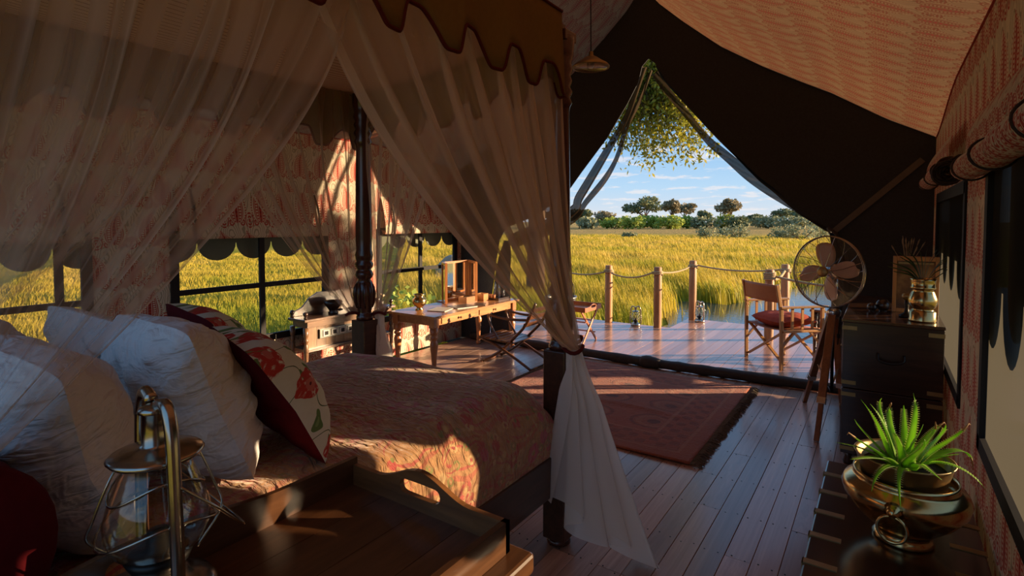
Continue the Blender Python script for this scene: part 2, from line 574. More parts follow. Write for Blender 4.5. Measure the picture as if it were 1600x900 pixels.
def make_ground():
    m, nt, b = new_mat('grassy ground', (0.3, 0.25, 0.05), 0.95, 0, 0.05)
    v = coords(nt)
    f = noise(scaled(v, 0.10, 0.22, 0.0), 1.0, 4, 0.6) * 0.65 + noise(v, 1.7, 5) * 0.35
    gx_, gy_, gz_ = sep(v)
    far_ = smooth(sqrt(gx_ * gx_ + gy_ * gy_), 70.0, 100.0)
    c = ramp(f, [(0.32, (0.11, 0.14, 0.012)), (0.45, (0.30, 0.27, 0.025)), (0.56, (0.46, 0.34, 0.05)), (0.72, (0.52, 0.36, 0.10))])
    c = mix(far_ * 0.8, c, (0.40, 0.26, 0.11))
    setc(nt, b, c)
    bump(nt, b, noise(scaled(v, 3, 3, 3), 3.0, 5), 1.0, 0.25)
    return m


MAT['ground'] = make_ground()


def make_water():
    m, nt, b = new_mat('marsh water', (0.02, 0.035, 0.045), 0.06, 0, 0.6)
    v = coords(nt)
    bump(nt, b, noise(scaled(v, 1.5, 3.5, 1), 2.5, 3), 0.10, 0.05)
    return m


MAT['water'] = make_water()


def make_picture():
    m, nt, b = new_mat('old brown print', (0.2, 0.1, 0.04), 0.3, 0, 0.5)
    v = coords(nt)
    c = ramp(noise(v, 9, 5), [(0.3, (0.03, 0.012, 0.006)), (0.5, (0.16, 0.07, 0.025)), (0.7, (0.34, 0.20, 0.07))])
    setc(nt, b, c)
    return m


MAT['picture'] = make_picture()

# world: pale at the horizon, blue above, small flat clouds
W = bpy.data.worlds.new('sky')
SC.world = W
W.use_nodes = True
wn = W.node_tree
bg = wn.nodes['Background']
gx, gy, gz = sep(coords(wn, 'Generated'))
skyc = ramp(mx(gz, 0.0), [(0.0, (0.41, 0.43, 0.46)), (0.06, (0.27, 0.39, 0.51)), (0.17, (0.12, 0.275, 0.48)), (0.45, (0.11, 0.26, 0.48))])
cl = noise(comb(wn, gx / (gz + 0.12), gy / (gz + 0.12)), 3.2, 5, 0.6)
cmask = smooth(cl, 0.52, 0.64) * (1.0 - smooth(gz, 0.25, 0.6))
skyc = mix(cmask * 0.6, skyc, (0.52, 0.48, 0.47))
wn.links.new(skyc.k, bg.inputs['Color'])
bg.inputs['Strength'].default_value = 0.8


# ------------------------------------------------------------------ building helpers
ROOTM = {}


def rotm(rz): return Matrix.Rotation(rz, 4, 'Z')


def thing(name, label, cat, loc=(0, 0, 0), rz=0.0, group=None):
    o = bpy.data.objects.new(name, None)
    o.empty_display_size = 0.1
    o.location = loc
    o.rotation_euler = (0, 0, rz)
    SC.collection.objects.link(o)
    ROOTM[o.name] = (Matrix.Translation(loc) @ rotm(rz)).inverted()
    return tag(o, label, cat, group)


def tag(o, label=None, cat=None, group=None, kind=None):
    if label: o['label'] = label
    if cat: o['category'] = cat
    if group: o['group'] = group
    if kind: o['kind'] = kind
    return o


def root_of(o):
    while o.parent:
        o = o.parent
    return o


class MB:
    """collects shapes, links them as one mesh object"""
    def __init__(s):
        s.v, s.f, s.uv = [], [], None

    def add(s, vs, fs):
        k = len(s.v)
        s.v += [Vector(p) for p in vs]
        s.f += [tuple(i + k for i in f) for f in fs]
        return s

    def box(s, c, d, rot=None):
        hx, hy, hz = d[0] / 2, d[1] / 2, d[2] / 2
        R = rot or Matrix.Identity(3)
        c = Vector(c)
        P = [c + R @ Vector((x, y, z)) for z in (-hz, hz) for x, y in ((-hx, -hy), (hx, -hy), (hx, hy), (-hx, hy))]
        return s.add(P, [(3, 2, 1, 0), (4, 5, 6, 7), (0, 1, 5, 4), (1, 2, 6, 5), (2, 3, 7, 6), (3, 0, 4, 7)])

    def span(s, a, b):
        a, b = Vector(a), Vector(b)
        return s.box((a + b) / 2, [abs(q) for q in (b - a)])

    def bar(s, a, b, w, h, up=(0, 0, 1)):
        a, b = Vector(a), Vector(b)
        z = (b - a)
        L = z.length
        z.normalize()
        u = Vector(up)
        if abs(u.dot(z)) > 0.98:
            u = Vector((1, 0, 0))
        x = u.cross(z).normalized()
        y = z.cross(x)
        R = Matrix((x, y, z)).transposed()
        return s.box((a + b) / 2, (w, h, L), R)

    def tube(s, pts, r, n=8, cap=True, closed=False):
        pts = [Vector(p) for p in pts]
        m = len(pts)
        rs = r if isinstance(r, (list, tuple)) else [r] * m
        k = len(s.v)
        prev = None
        for i, p in enumerate(pts):
            if closed:
                t = pts[(i + 1) % m] - pts[i - 1]
            else:
                t = pts[min(i + 1, m - 1)] - pts[max(i - 1, 0)]
            t.normalize()
            if prev is None:
                a = Vector((0, 0, 1)) if abs(t.z) < 0.9 else Vector((1, 0, 0))
                x = t.cross(a).normalized()
            else:
                x = (prev - t * prev.dot(t)).normalized()
            prev = x
            y = t.cross(x)
            for j in range(n):
                q = 2 * PI * j / n
                s.v.append(p + (x * math.cos(q) + y * math.sin(q)) * rs[i])
        for i in range(m if closed else m - 1):
            i2 = (i + 1) % m
            for j in range(n):
                s.f.append((k + i * n + j, k + i * n + (j + 1) % n, k + i2 * n + (j + 1) % n, k + i2 * n + j))
        if cap and not closed:
            s.f.append(tuple(k + j for j in reversed(range(n))))
            s.f.append(tuple(k + (m - 1) * n + j for j in range(n)))
        return s

    def lathe(s, prof, c=(0, 0, 0), n=20, R=None):
        c = Vector(c)
        k = len(s.v)
        R = R or Matrix.Identity(3)
        for r, z in prof:
            for j in range(n):
                q = 2 * PI * j / n
                s.v.append(c + R @ Vector((r * math.cos(q), r * math.sin(q), z)))
        m = len(prof)
        for i in range(m - 1):
            for j in range(n):
                s.f.append((k + i * n + j, k + i * n + (j + 1) % n, k + (i + 1) * n + (j + 1) % n, k + (i + 1) * n + j))
        if prof[0][0] > 1e-4:
            s.f.append(tuple(k + j for j in reversed(range(n))))
        if prof[-1][0] > 1e-4:
            s.f.append(tuple(k + (m - 1) * n + j for j in range(n)))
        return s

    def prism(s, poly, d, O, X, Y):
        """polygon (in the plane O, X, Y) extruded by d along X x Y, both caps triangulated"""
        O, X, Y = Vector(O), Vector(X).normalized(), Vector(Y).normalized()
        N = X.cross(Y)
        bm = bmesh.new()
        vs = [bm.verts.new(O + X * p[0] + Y * p[1]) for p in poly]
        f = bm.faces.new(vs)
        e = bmesh.ops.extrude_face_region(bm, geom=[f])
        bmesh.ops.translate(bm, vec=N * d, verts=[q for q in e['geom'] if isinstance(q, bmesh.types.BMVert)])
        bmesh.ops.triangulate(bm, faces=[q for q in bm.faces if len(q.verts) > 4])
        bmesh.ops.recalc_face_normals(bm, faces=bm.faces)
        bm.verts.index_update()
        s.add([q.co.copy() for q in bm.verts], [tuple(w.index for w in q.verts) for q in bm.faces])
        bm.free()
        return s

    def grid(s, fn, nu, nv, uv=None):
        k = len(s.v)
        if uv and s.uv is None:
            s.uv = [(0, 0)] * k
        for j in range(nv + 1):
            for i in range(nu + 1):
                u, v = i / nu, j / nv
                s.v.append(Vector(fn(u, v)))
                if s.uv is not None:
                    s.uv.append(uv(u, v))
        for j in range(nv):
            for i in range(nu):
                a = k + j * (nu + 1) + i
                s.f.append((a, a + 1, a + nu + 2, a + nu + 1))
        return s

    def quad_uv(s, P, U):
        if s.uv is None:
            s.uv = [(0, 0)] * len(s.v)
        k = len(s.v)
        s.v += [Vector(p) for p in P]
        s.uv += list(U)
        s.f.append(tuple(range(k, k + len(P))))
        return s

    def mesh(s, name, mat, smooth=False, X=None):
        me = bpy.data.meshes.new(name)
        vs = [X @ p for p in s.v] if X else s.v
        me.from_pydata([tuple(p) for p in vs], [], s.f)
        me.materials.append(mat)
        if s.uv is not None:
            l = me.uv_layers.new(name='UVMap')
            idx = np.empty(len(me.loops), dtype=np.int32)
            me.loops.foreach_get('vertex_index', idx)
            l.data.foreach_set('uv', np.array(s.uv, dtype=np.float32)[idx].ravel())
        if smooth:
            me.polygons.foreach_set('use_smooth', [True] * len(me.polygons))
        me.update()
        return me

    def build(s, name, mat, parent=None, smooth=False, bevel=0.0, local=False, thick=0.0, base=None, auto=False):
        mat = MAT[mat] if isinstance(mat, str) else mat
        X = None
        if parent is not None and not local:
            X = ROOTM.get(root_of(parent).name)
        elif parent is None and base is not None:
            X = Matrix.Translation([-q for q in base])
        o = bpy.data.objects.new(name, s.mesh(name, mat, smooth, X))
        if parent is None and base is not None:
            o.location = base
        SC.collection.objects.link(o)
        o.parent = parent
        if thick:
            q = o.modifiers.new('thickness', 'SOLIDIFY')
            q.thickness = thick
            q.offset = 0
        if bevel:
            q = o.modifiers.new('bevel', 'BEVEL')
            q.width = bevel
            q.segments = 2
            q.limit_method = 'ANGLE'
        if auto:
            o.data.set_sharp_from_angle(angle=math.radians(40))
        return o


def children(o): return list(o.children)


def copy_tree(o, parent=None):
    c = o.copy()
    SC.collection.objects.link(c)
    if parent is not None:
        c.parent = parent
    for ch in children(o):
        copy_tree(ch, c)
    return c


def struct(o): return tag(o, kind='structure')


def lerp(a, b, t): return Vector(a) + (Vector(b) - Vector(a)) * t


def bez(P, t):
    P = [Vector(p) for p in P]
    while len(P) > 1:
        P = [P[i].lerp(P[i + 1], t) for i in range(len(P) - 1)]
    return P[0]


def path(pts, n=8):
    """Catmull-Rom through the points"""
    P = [Vector(p) for p in pts]
    P = [P[0] * 2 - P[1]] + P + [P[-1] * 2 - P[-2]]
    out = []
    for i in range(1, len(P) - 2):
        for k in range(n):
            t = k / n
            a, b, c, d = P[i - 1], P[i], P[i + 1], P[i + 2]
            out.append(0.5 * ((2 * b) + (c - a) * t + (2 * a - 5 * b + 4 * c - d) * t * t + (3 * b - a - 3 * c + d) * t ** 3))
    out.append(P[-2])
    return out


def sag(a, b, d, n=12):
    return [lerp(a, b, i / n) - Vector((0, 0, d * 4 * (i / n) * (1 - i / n))) for i in range(n + 1)]


# ------------------------------------------------------------------ the setting: floor, deck, tent shell
XL, XR, YF, YB, XM = -4.65, 0.33, 5.6, -0.45, -2.16
PW = 0.114

floor = struct(MB().span((XL, YB, -0.06), (XR, YF, -0.032)).build('floor', 'under'))


def plank_mesh(name, mat):
    w, t, c = PW / 2 - 0.0008, 0.03, 0.0016
    prof = [(-w, -t), (w, -t), (w, -c), (w - c, 0), (-w + c, 0), (-w, -c)]
    vs = [(x, y, z) for y in (0, 1) for x, z in prof]
    fs = [tuple(range(5, -1, -1)), tuple(range(6, 12))] + [(i, (i + 1) % 6, 6 + (i + 1) % 6, 6 + i) for i in range(6)]
    return MB().add(vs, fs).mesh(name, mat)


def lay(parent, me, x, y0, y1, z):
    o = bpy.data.objects.new('plank', me)
    o.location = (x, y0, z)
    o.scale = (1, y1 - y0 - 0.003, 1)
    SC.collection.objects.link(o)
    o.parent = parent
    return o


pm = plank_mesh('plank', MAT['plank'])
nails = MB()
rp = random.Random(3)
nx = int((XR - XL) / PW)
for i in range(nx + 1):
    x = XR - PW / 2 - i * PW
    if x < XL + PW / 2:
        break
    y = YB
    cuts = sorted(rp.choice([0.4 * k for k in range(-1, 13)]) + 0.2 for _ in range(2))
    ends = [YB] + [c for c in cuts if c > YB + 0.5] + [YF]
    for a, b in zip(ends[:-1], ends[1:]):
        if b - a > 0.05:
            lay(floor, pm, x, a, b, rp.uniform(-0.0012, 0.0))
    for k in range(0, 14):
        yy = 0.2 + 0.4 * k
        for dx in (-0.03, 0.03):
            nails.lathe([(0.0042, -0.003), (0.0042, 0.0006), (0.0, 0.0008)], (x + dx + rp.uniform(-0.004, 0.004), yy + rp.uniform(-0.015, 0.015), 0), 6)
nl = nails.build('nail', 'dark_metal', floor)
nl['kind'] = 'stuff'

deck = struct(MB().span((-6.2, YF + 0.06, -0.12), (2.2, 7.74, -0.034)).span((-2.55, 7.74, -0.12), (-1.12, 8.66, -0.034)).build('deck', 'under'))
dm = plank_mesh('plank', MAT['deck_plank'])
i = 0
x = -6.2 + PW / 2
while x < 2.2:
    y1 = 8.70 if -2.55 < x < -1.12 else 7.78
    lay(deck, dm, x, YF + 0.05, y1, rp.uniform(-0.0015, 0.0))
    x += PW
fas = MB().span((-6.2, 7.75, -0.22), (-2.56, 7.785, -0.033)).span((-1.11, 7.75, -0.22), (2.2, 7.785, -0.033)).span((-2.55, 8.67, -0.22), (-1.12, 8.705, -0.033))
fas.build('fascia_board', 'post_wood', deck)
for px, py in ((-5.5, 7.6), (-3.8, 7.6), (-2.4, 8.5), (-1.25, 8.5), (0.2, 7.6), (1.8, 7.6), (-5.5, 5.9), (-2.2, 5.9), (1.5, 5.9)):
    MB().lathe([(0.07, -0.75), (0.07, -0.1)], (px, py, 0), 10).build('pile', 'post_wood', deck)
for px, py in ((-4.5, 0), (-4.5, 2.7), (-4.5, 5.4), (-2.2, 0), (-2.2, 2.7), (0.2, 0), (0.2, 2.7), (0.2, 5.4)):
    MB().lathe([(0.07, -0.75), (0.07, -0.06)], (px, py, 0), 10).build('pile', 'post_wood', floor)

# threshold: canvas-wrapped log between tent floor and deck
lp = path([(XL + 0.2, 5.58, 0.05), (-3.4, 5.58, 0.052), (-2.3, 5.55, 0.05), (-1.5, 5.56, 0.052), (-0.8, 5.60, 0.05), (0.27, 5.64, 0.05)], 10)
rr = random.Random(5)
log = struct(MB().tube(lp, [0.05 + rr.uniform(-0.004, 0.004) for _ in lp], 12).build('trim_1', 'log', smooth=True))
MB().tube(path([(-2.12, 5.52, 0.055), (-2.06, 5.53, 0.06), (-1.98, 5.535, 0.058), (-1.9, 5.54, 0.05)], 4), [0.04, 0.055, 0.06, 0.062, 0.066, 0.066, 0.066, 0.062, 0.06, 0.058, 0.055, 0.05, 0.04], 10).build('knot', 'log', log, smooth=True)

RPTS = [(XM, 4.03), (-2.0, 3.81), (-1.74, 3.57), (-1.36, 3.25), (-0.98, 3.0), (-0.62, 2.79), (-0.42, 2.68), (0.0, 2.40), (0.33, 2.22)]


def roof_z(x, y):
    d = abs(x - XM)
    xs = [p[0] - XM for p in RPTS]
    z = float(np.interp(d, xs, [p[1] for p in RPTS]))
    k = min(1, max(0, (YF - y) / 1.6))
    k = k * k * (3 - 2 * k)
    w = (d / 2.49) ** 2
    return z + 0.17 * k * w


def roof_len(d): return d * 1.24


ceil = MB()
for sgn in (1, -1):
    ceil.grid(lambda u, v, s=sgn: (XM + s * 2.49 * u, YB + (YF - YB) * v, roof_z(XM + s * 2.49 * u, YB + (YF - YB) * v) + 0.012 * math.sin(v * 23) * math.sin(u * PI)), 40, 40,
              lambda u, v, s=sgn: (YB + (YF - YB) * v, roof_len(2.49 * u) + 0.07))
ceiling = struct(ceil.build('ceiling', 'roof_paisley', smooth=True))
for sgn in (1, -1):      # sewn eave seam
    MB().tube([(XM + sgn * 2.485, YB + (YF - YB) * k / 20, roof_z(XM + 2.49, YB + (YF - YB) * k / 20) - 0.004) for k in range(21)], 0.008, 6).build('eave_seam', 'paisley', ceiling, smooth=True)


def wall(name, x, holes):
    """cloth wall in the plane X = x; holes = [(y0, y1, z0, z1)], all sharing z limits loosely"""
    ys = sorted({YB, YF} | {h[0] for h in holes} | {h[1] for h in holes} | {YB + 0.4 * k for k in range(1, 17)})
    m = MB()
    for a, b in zip(ys[:-1], ys[1:]):
        mid = (a + b) / 2
        h = [q for q in holes if q[0] < mid < q[1]]
        za, zb = roof_z(XR, a), roof_z(XR, b)
        segs = [(0.0, None)] if not h else [(0.0, h[0][2]), (h[0][3], None)]
        for z0, z1 in segs:
            ta, tb = (za, zb) if z1 is None else (z1, z1)
            m.quad_uv([(x, a, z0), (x, b, z0), (x, b, tb), (x, a, ta)], [(a, z0), (b, z0), (b, tb), (a, ta)])
    return struct(m.build(name, 'paisley', thick=0.012))


LWIN = [(-0.35, 1.50, 0.47, 1.46), (2.03, 3.49, 0.47, 1.46), (4.15, 5.50, 0.42, 1.46)]
RWIN = [(0.45, 2.76, 0.68, 1.80), (3.43, 5.22, 0.64, 1.74)]
wall_left = wall('wall_left', XL, LWIN)
wall_right = wall('wall_right', XR, RWIN)

rw = MB()
RWX = [XL, -4.1, -0.2, XR]
for x0, x1 in zip(RWX[:-1], RWX[1:]):
    for k in range(8):
        a, b = x0 + (x1 - x0) * k / 8, x0 + (x1 - x0) * (k + 1) / 8
        za, zb = roof_z(a, YB), roof_z(b, YB)
        for q0, q1 in (((2.45, None),) if x0 == -4.1 else ((0, None),)):
            ta, tb = (za, zb) if q1 is None else (q1, q1)
            rw.quad_uv([(a, YB, q0), (b, YB, q0), (b, YB, tb), (a, YB, ta)], [(a, q0), (b, q0), (b, tb), (a, ta)])
struct(rw.build('wall_back', 'paisley', thick=0.012))  # unseen back end, its wide opening added to let fill light in

# black gable with the door opening
RE = [(-2.02, 3.19), (-1.91, 3.01), (-1.65, 2.69), (-1.4, 2.39), (-1.21, 2.19), (-0.99, 1.96), (-0.86, 1.85), (-0.65, 1.65), (-0.40, 1.47), (-0.30, 1.30), (-0.25, 1.08), (-0.20, 0.85), (-0.14, 0.4), (-0.12, 0.0)]
LE = [(-2.16, 3.18), (-2.20, 3.02), (-2.32, 2.81), (-2.55, 2.47), (-2.87, 2.1), (-3.05, 1.88), (-3.45, 1.62), (-3.92, 1.46), (-4.02, 1.30), (-4.08, 1.0), (-4.14, 0.6), (-4.18, 0.0)]
top_r = [(XM + q, roof_z(XM + q, YF) + 0.02) for q in np.linspace(0.0, 2.49, 22)]
top_l = [(XM - q, roof_z(XM - q, YF) + 0.02) for q in np.linspace(0.0, 2.49, 22)]
right_poly = [(XM + 0.07, 3.25)] + RE + [(XR, 0.0)] + list(reversed(top_r))
left_poly = [(XM + 0.07, 3.25)] + LE + [(XL, 0.0)] + list(reversed(top_l))
wf = MB()
wf.prism(right_poly, 0.012, (0, YF + 0.006, 0), (1, 0, 0), (0, 0, 1))
wf.prism(left_poly, 0.012, (0, YF + 0.006, 0), (1, 0, 0), (0, 0, 1))
wall_front = struct(wf.build('wall_front', 'canvas_black'))


def ribbon(pts, w0, w1, amp, freq, ny=6, seed=0, side=1):
    """folded strip of cloth hanging along a line, folds in depth"""
    P = path(pts, 8)
    n = len(P) - 1
    m = MB()

    def fn(u, v):
        i = min(n, int(round(u * n)))
        p = P[i]
        t = (P[min(n, i + 1)] - P[max(0, i - 1)]).normalized()
        nrm = Vector((0, 1, 0)).cross(t).normalized() * side
        w = w0 + (w1 - w0) * u + 0.012 * math.sin(u * 9 + seed)
        fold = math.sin(v * PI * 2.5 + u * freq + seed)
        return p + nrm * (v - 0.5) * w + Vector((0, amp * fold, 0))
    m.grid(fn, n, ny)
    return m


t = thing('door_curtain', 'dark rolled door flap with netting tied back on the right of the doorway', 'door curtain', (-0.4, 5.66, 1.45))
ribbon([(p[0], 5.66, p[1]) for p in RE[:9]], 0.035, 0.07, 0.012, 14, seed=1).build('rolled_flap', 'canvas_black', t, smooth=True)
ribbon([(-2.06, 5.72, 3.12), (-1.89, 5.74, 2.86), (-1.70, 5.74, 2.62), (-1.52, 5.74, 2.38), (-1.34, 5.74, 2.21), (-1.14, 5.73, 2.02), (-0.92, 5.72, 1.84), (-0.70, 5.70, 1.69), (-0.42, 5.66, 1.49)], 0.07, 0.10, 0.02, 30, seed=2).build('screen_netting', 'door_net', t, smooth=True)
MB().tube(path([(-0.42, 5.58, 1.49), (-0.36, 5.56, 1.44), (-0.34, 5.60, 1.40), (-0.40, 5.70, 1.43), (-0.42, 5.58, 1.49)], 5), 0.014, 6).build('tie', 'log', t, smooth=True)
MB().bar((-0.38, 5.583, 1.45), (0.24, 5.585, 2.05), 0.05, 0.005, (0, 1, 0)).build('tie_strap', 'strap', t)
ribbon([(-0.37, 5.61, 1.45), (-0.30, 5.60, 1.1), (-0.24, 5.6, 0.7), (-0.2, 5.6, 0.12)], 0.09, 0.26, 0.03, 5, 8, 4).build('hanging_tail', 'canvas_black', t, smooth=True)
t = thing('door_curtain', 'striped grey and gold netting swept to the left of the doorway', 'door curtain', (-3.6, 5.7, 1.5))
ribbon([(-2.17, 5.70, 3.20), (-2.36, 5.70, 2.70), (-2.60, 5.70, 2.32), (-2.93, 5.70, 1.84), (-3.08, 5.70, 1.64), (-3.9, 5.66, 1.3)], 0.05, 0.16, 0.03, 3, 10, seed=3).build('screen_netting', 'door_net', t, smooth=True)
ribbon([(-2.13, 5.80, 3.18), (-2.25, 5.80, 2.92), (-2.40, 5.80, 2.63), (-2.50, 5.80, 2.33), (-2.67, 5.80, 2.04), (-2.90, 5.80, 1.77), (-3.12, 5.78, 1.54), (-3.9, 5.70, 1.25)], 0.03, 0.10, 0.025, 16, 8, seed=5).build('edge_netting', 'door_net', t, smooth=True)
ribbon([(-3.95, 5.66, 1.3), (-4.0, 5.64, 0.9), (-4.02, 5.64, 0.1)], 0.12, 0.3, 0.03, 4, 8, seed=6).build('hanging_tail', 'canvas_black', t, smooth=True)


# windows: black webbing frame, cross bars, insect screen, scalloped awning outside
def scallops(m, x, y0, y1, ztop, zneck, r, n, wide=0.49):
    w = (y1 - y0) / n
    poly = [(y0, ztop)]
    for k in range(n):
        for q in range(0, 13):
            a = PI * q / 12
            poly.append((y0 + (k + 0.5) * w - math.cos(a) * (w * wide), zneck - math.sin(a) * r))
    poly.append((y1, ztop))
    m.prism(poly, 0.006, (x, 0, 0), (0, 1, 0), (0, 0, 1))


def window(k, x, h, bars_y, bars_z, screen, side, aw):
    y0, y1, z0, z1 = h
    f = MB()
    b = 0.055
    for a, c in (((y0 - 0.01, z0 - 0.01), (y0 + b, z1)), ((y1 - b, z0 - 0.01), (y1 + 0.01, z1)), ((y0, z0 - 0.015), (y1, z0 + b - 0.01)), ((y0, z1 - b), (y1, z1 + 0.01))):
        f.span((x - 0.016, a[0], a[1]), (x + 0.016, c[0], c[1]))
    w = struct(f.build('window_%d' % k, 'black'))
    for by in bars_y:
        MB().span((x - 0.012, by - 0.024, z0 + 0.02), (x + 0.012, by + 0.024, z1)).build('mullion', 'black', w)
    for bz in bars_z:
        MB().span((x - 0.011, y0, bz - 0.022), (x + 0.011, y1, bz + 0.022)).build('crossbar', 'black', w)
    MB().add([(x + 0.002, y0, z0), (x + 0.002, y1, z0), (x + 0.002, y1, z1), (x + 0.002, y0, z1)], [(0, 1, 2, 3)]).build('screen', screen, w)
    s = MB()
    scallops(s, x + side * 0.07, y0 - (0.33 if k == 5 else 0.1), y1 + 0.1, z1 + 0.04, *aw)
    s.build('awning', 'awning', w)
    return w


window(1, XL, LWIN[0], (0.55, 1.32), (0.97,), 'screen', -1, (1.36, 0.15, 7))
window(2, XL, LWIN[1], (2.79,), (0.97,), 'screen', -1, (1.36, 0.15, 5))
window(3, XL, LWIN[2], (4.83,), (0.97,), 'screen', -1, (1.36, 0.13, 5))
window(4, XR, RWIN[0], (), (), 'screen_dark', 1, (1.32, 0.22, 7, 0.455))
window(5, XR, RWIN[1], (), (), 'screen_dark', 1, (1.34, 0.19, 5, 0.37))


# window flaps of the paisley cloth
def roll_flap(x, y0, y1, z, r, label, straps, side):
    t = thing('rolled_window_flap', label, 'window flap', (x, (y0 + y1) / 2, z))
    m = MB()

    def fn(u, v):
        a = 2 * PI * v * 1.5
        rad = r * (1 - 0.12 * v) * (1 + 0.05 * math.sin(u * 31) + 0.04 * math.sin(u * 13 + a))
        return (x + math.cos(a) * rad, y0 + (y1 - y0) * u, z + math.sin(a) * rad * 0.85)
    m.grid(fn, 40, 36, lambda u, v: (y0 + (y1 - y0) * u, v * 2 * PI * r * 1.5))
    m.build('roll', 'paisley', t, smooth=True)
    # cloth from the wall down into the roll
    h = MB()
    h.grid(lambda u, v: (x + (XR - 0.03 - x if side > 0 else XL + 0.03 - x) * (1 - v) - side * 0.02 * math.sin(v * PI), y0 + (y1 - y0) * u, z + 0.22 * (1 - v) + r * 0.75 * v), 10, 8,
           lambda u, v: (y0 + (y1 - y0) * u, v * 0.3))
    h.build('hanging_cloth', 'paisley', t, smooth=True)
    for sy in straps:
        MB().tube([(x + math.cos(2 * PI * q / 20) * r * 1.04, sy + 0.03 * math.sin(2 * PI * q / 20), z + math.sin(2 * PI * q / 20) * r * 0.93) for q in range(20)], 0.0042, 6, closed=True).build('strap', 'cord', t, smooth=True)
    return t


roll_flap(0.265, 1.0, 2.86, 1.755, 0.056, 'thick paisley flap rolled above the nearer right window', (2.72, 2.2, 1.5), 1)
roll_flap(0.26, 3.55, 5.35, 1.83, 0.055, 'thinner paisley flap rolled above the far right window behind the dresser', (5.15, 4.5, 3.9), 1)


def folded_flap(y0, y1, label):
    t = thing('folded_window_flap', label, 'window flap', (XL + 0.05, (y0 + y1) / 2, 1.42))
    m = MB()

    def fn(u, v):
        prof = [(0.008, 0.42), (0.03, 0.36), (0.06, 0.24), (0.08, 0.12), (0.085, 0.03), (0.07, 0.0), (0.03, 0.01), (0.01, 0.06)]
        q = v * 7
        i = min(6, int(q))
        a, b = prof[i], prof[i + 1]
        dx, dz = a[0] + (b[0] - a[0]) * (q - i), a[1] + (b[1] - a[1]) * (q - i)
        return (XL + dx + 0.006 * math.sin(u * 17 + v * 3), y0 + (y1 - y0) * u, 1.40 + dz)
    m.grid(fn, 30, 21, lambda u, v: (y0 + (y1 - y0) * u, 0.4 - v * 0.55))
    m.build('folded_cloth', 'paisley', t, smooth=True)
    for sy in (y0 + 0.12, y1 - 0.12):
        MB().tube(path([(XL + 0.012, sy, 1.80), (XL + 0.075, sy, 1.66), (XL + 0.10, sy, 1.50), (XL + 0.09, sy, 1.395), (XL + 0.03, sy, 1.39)], 4), 0.010, 6).build('strap', 'cord', t, smooth=True)


folded_flap(-0.3, 1.45, 'paisley flap folded up above the left window behind the pillows')
folded_flap(2.06, 3.46, 'paisley flap folded up above the middle window beside the console')
folded_flap(4.2, 5.45, 'paisley flap folded up above the window behind the writing desk')

# coil of cord hanging on the right wall
t = MB()
rc = random.Random(9)
for k in range(22):
    ry, rz = .008 + .054 * (k + 1) / 22, .012 + .048 * (k + 1) / 22
    t.tube([(0.245 + ry * math.cos(2 * PI * q / 20), 3.42 + 0.012 * (k % 4) + 0.01 * math.sin(3 * 2 * PI * q / 20 + k), 1.785 + rc.uniform(-0.002, 0.002) + rz * math.sin(2 * PI * q / 20)) for q in range(20)], 0.0045, 5, closed=True)
t.tube([(0.245, 3.44, 1.84), (0.29, 3.45, 1.87), (0.325, 3.45, 1.87)], 0.006, 5)
tag(t.build('cord_coil', 'cord', smooth=True, base=(0.245, 3.44, 1.72)), 'coil of dark cord hanging on the right wall between the rolled flaps', 'rope coil')


# ------------------------------------------------------------------ the four-poster bed
bed = thing('four_poster_bed', 'dark carved four-poster bed with a scalloped khaki canopy', 'bed', (-1.96, 1.23, 0))
PX = (-1.27, -2.65)
PY = (2.26, 0.20)


def post(x, y, top, parent):
    p = MB()
    p.box((x, y, 0.485), (0.115, 0.115, 0.91)).build('block', 'bed_wood', parent, bevel=0.006)
    f = MB().lathe([(0.05, 0.0), (0.058, 0.006), (0.058, 0.022), (0.05, 0.031)], (x, y, 0), 20).build('foot', 'mahogany', parent, smooth=True)
    z0 = 0.94
    prof = [(0.050, z0), (0.052, z0 + .02), (0.044, z0 + .035), (0.040, z0 + .05), (0.052, z0 + .09), (0.058, z0 + .15), (0.057, z0 + .19), (0.048, z0 + .23), (0.038, z0 + .25),
            (0.050, z0 + .265), (0.056, z0 + .28), (0.047, z0 + .30), (0.041, z0 + .31), (0.053, z0 + .33), (0.056, z0 + .345), (0.046, z0 + .36), (0.052, z0 + .38), (0.055, z0 + .40), (0.047, z0 + .43),
            (0.050, z0 + .50), (0.046, z0 + .85), (0.041, top - .34), (0.045, top - .32), (0.056, top - .30), (0.046, top - .275), (0.057, top - .25), (0.045, top - .225), (0.056, top - .20), (0.047, top - .175), (0.058, top - .15), (0.050, top - .12), (0.06, top - .085), (0.064, top - .02), (0.064, top)]
    k = MB().lathe(prof, (x, y, 0), 24).build('bedpost', 'mahogany', parent, smooth=True)
    # carved leaves on the swelling of the post
    for q in range(10):
        a = 2 * PI * q / 10
        pts = [(x + math.cos(a) * r, y + math.sin(a) * r, z0 + z) for r, z in ((0.050, .075), (0.057, .11), (0.060, .16), (0.056, .20), (0.047, .232))]
        MB().tube(pts, [0.003, 0.009, 0.012, 0.009, 0.002], 5).build('carved_leaf', 'mahogany', k, smooth=True)
    MB().box((x, y, top + 0.0), (0.11, 0.11, 0.05)).build('capital', 'mahogany', parent, bevel=0.006)


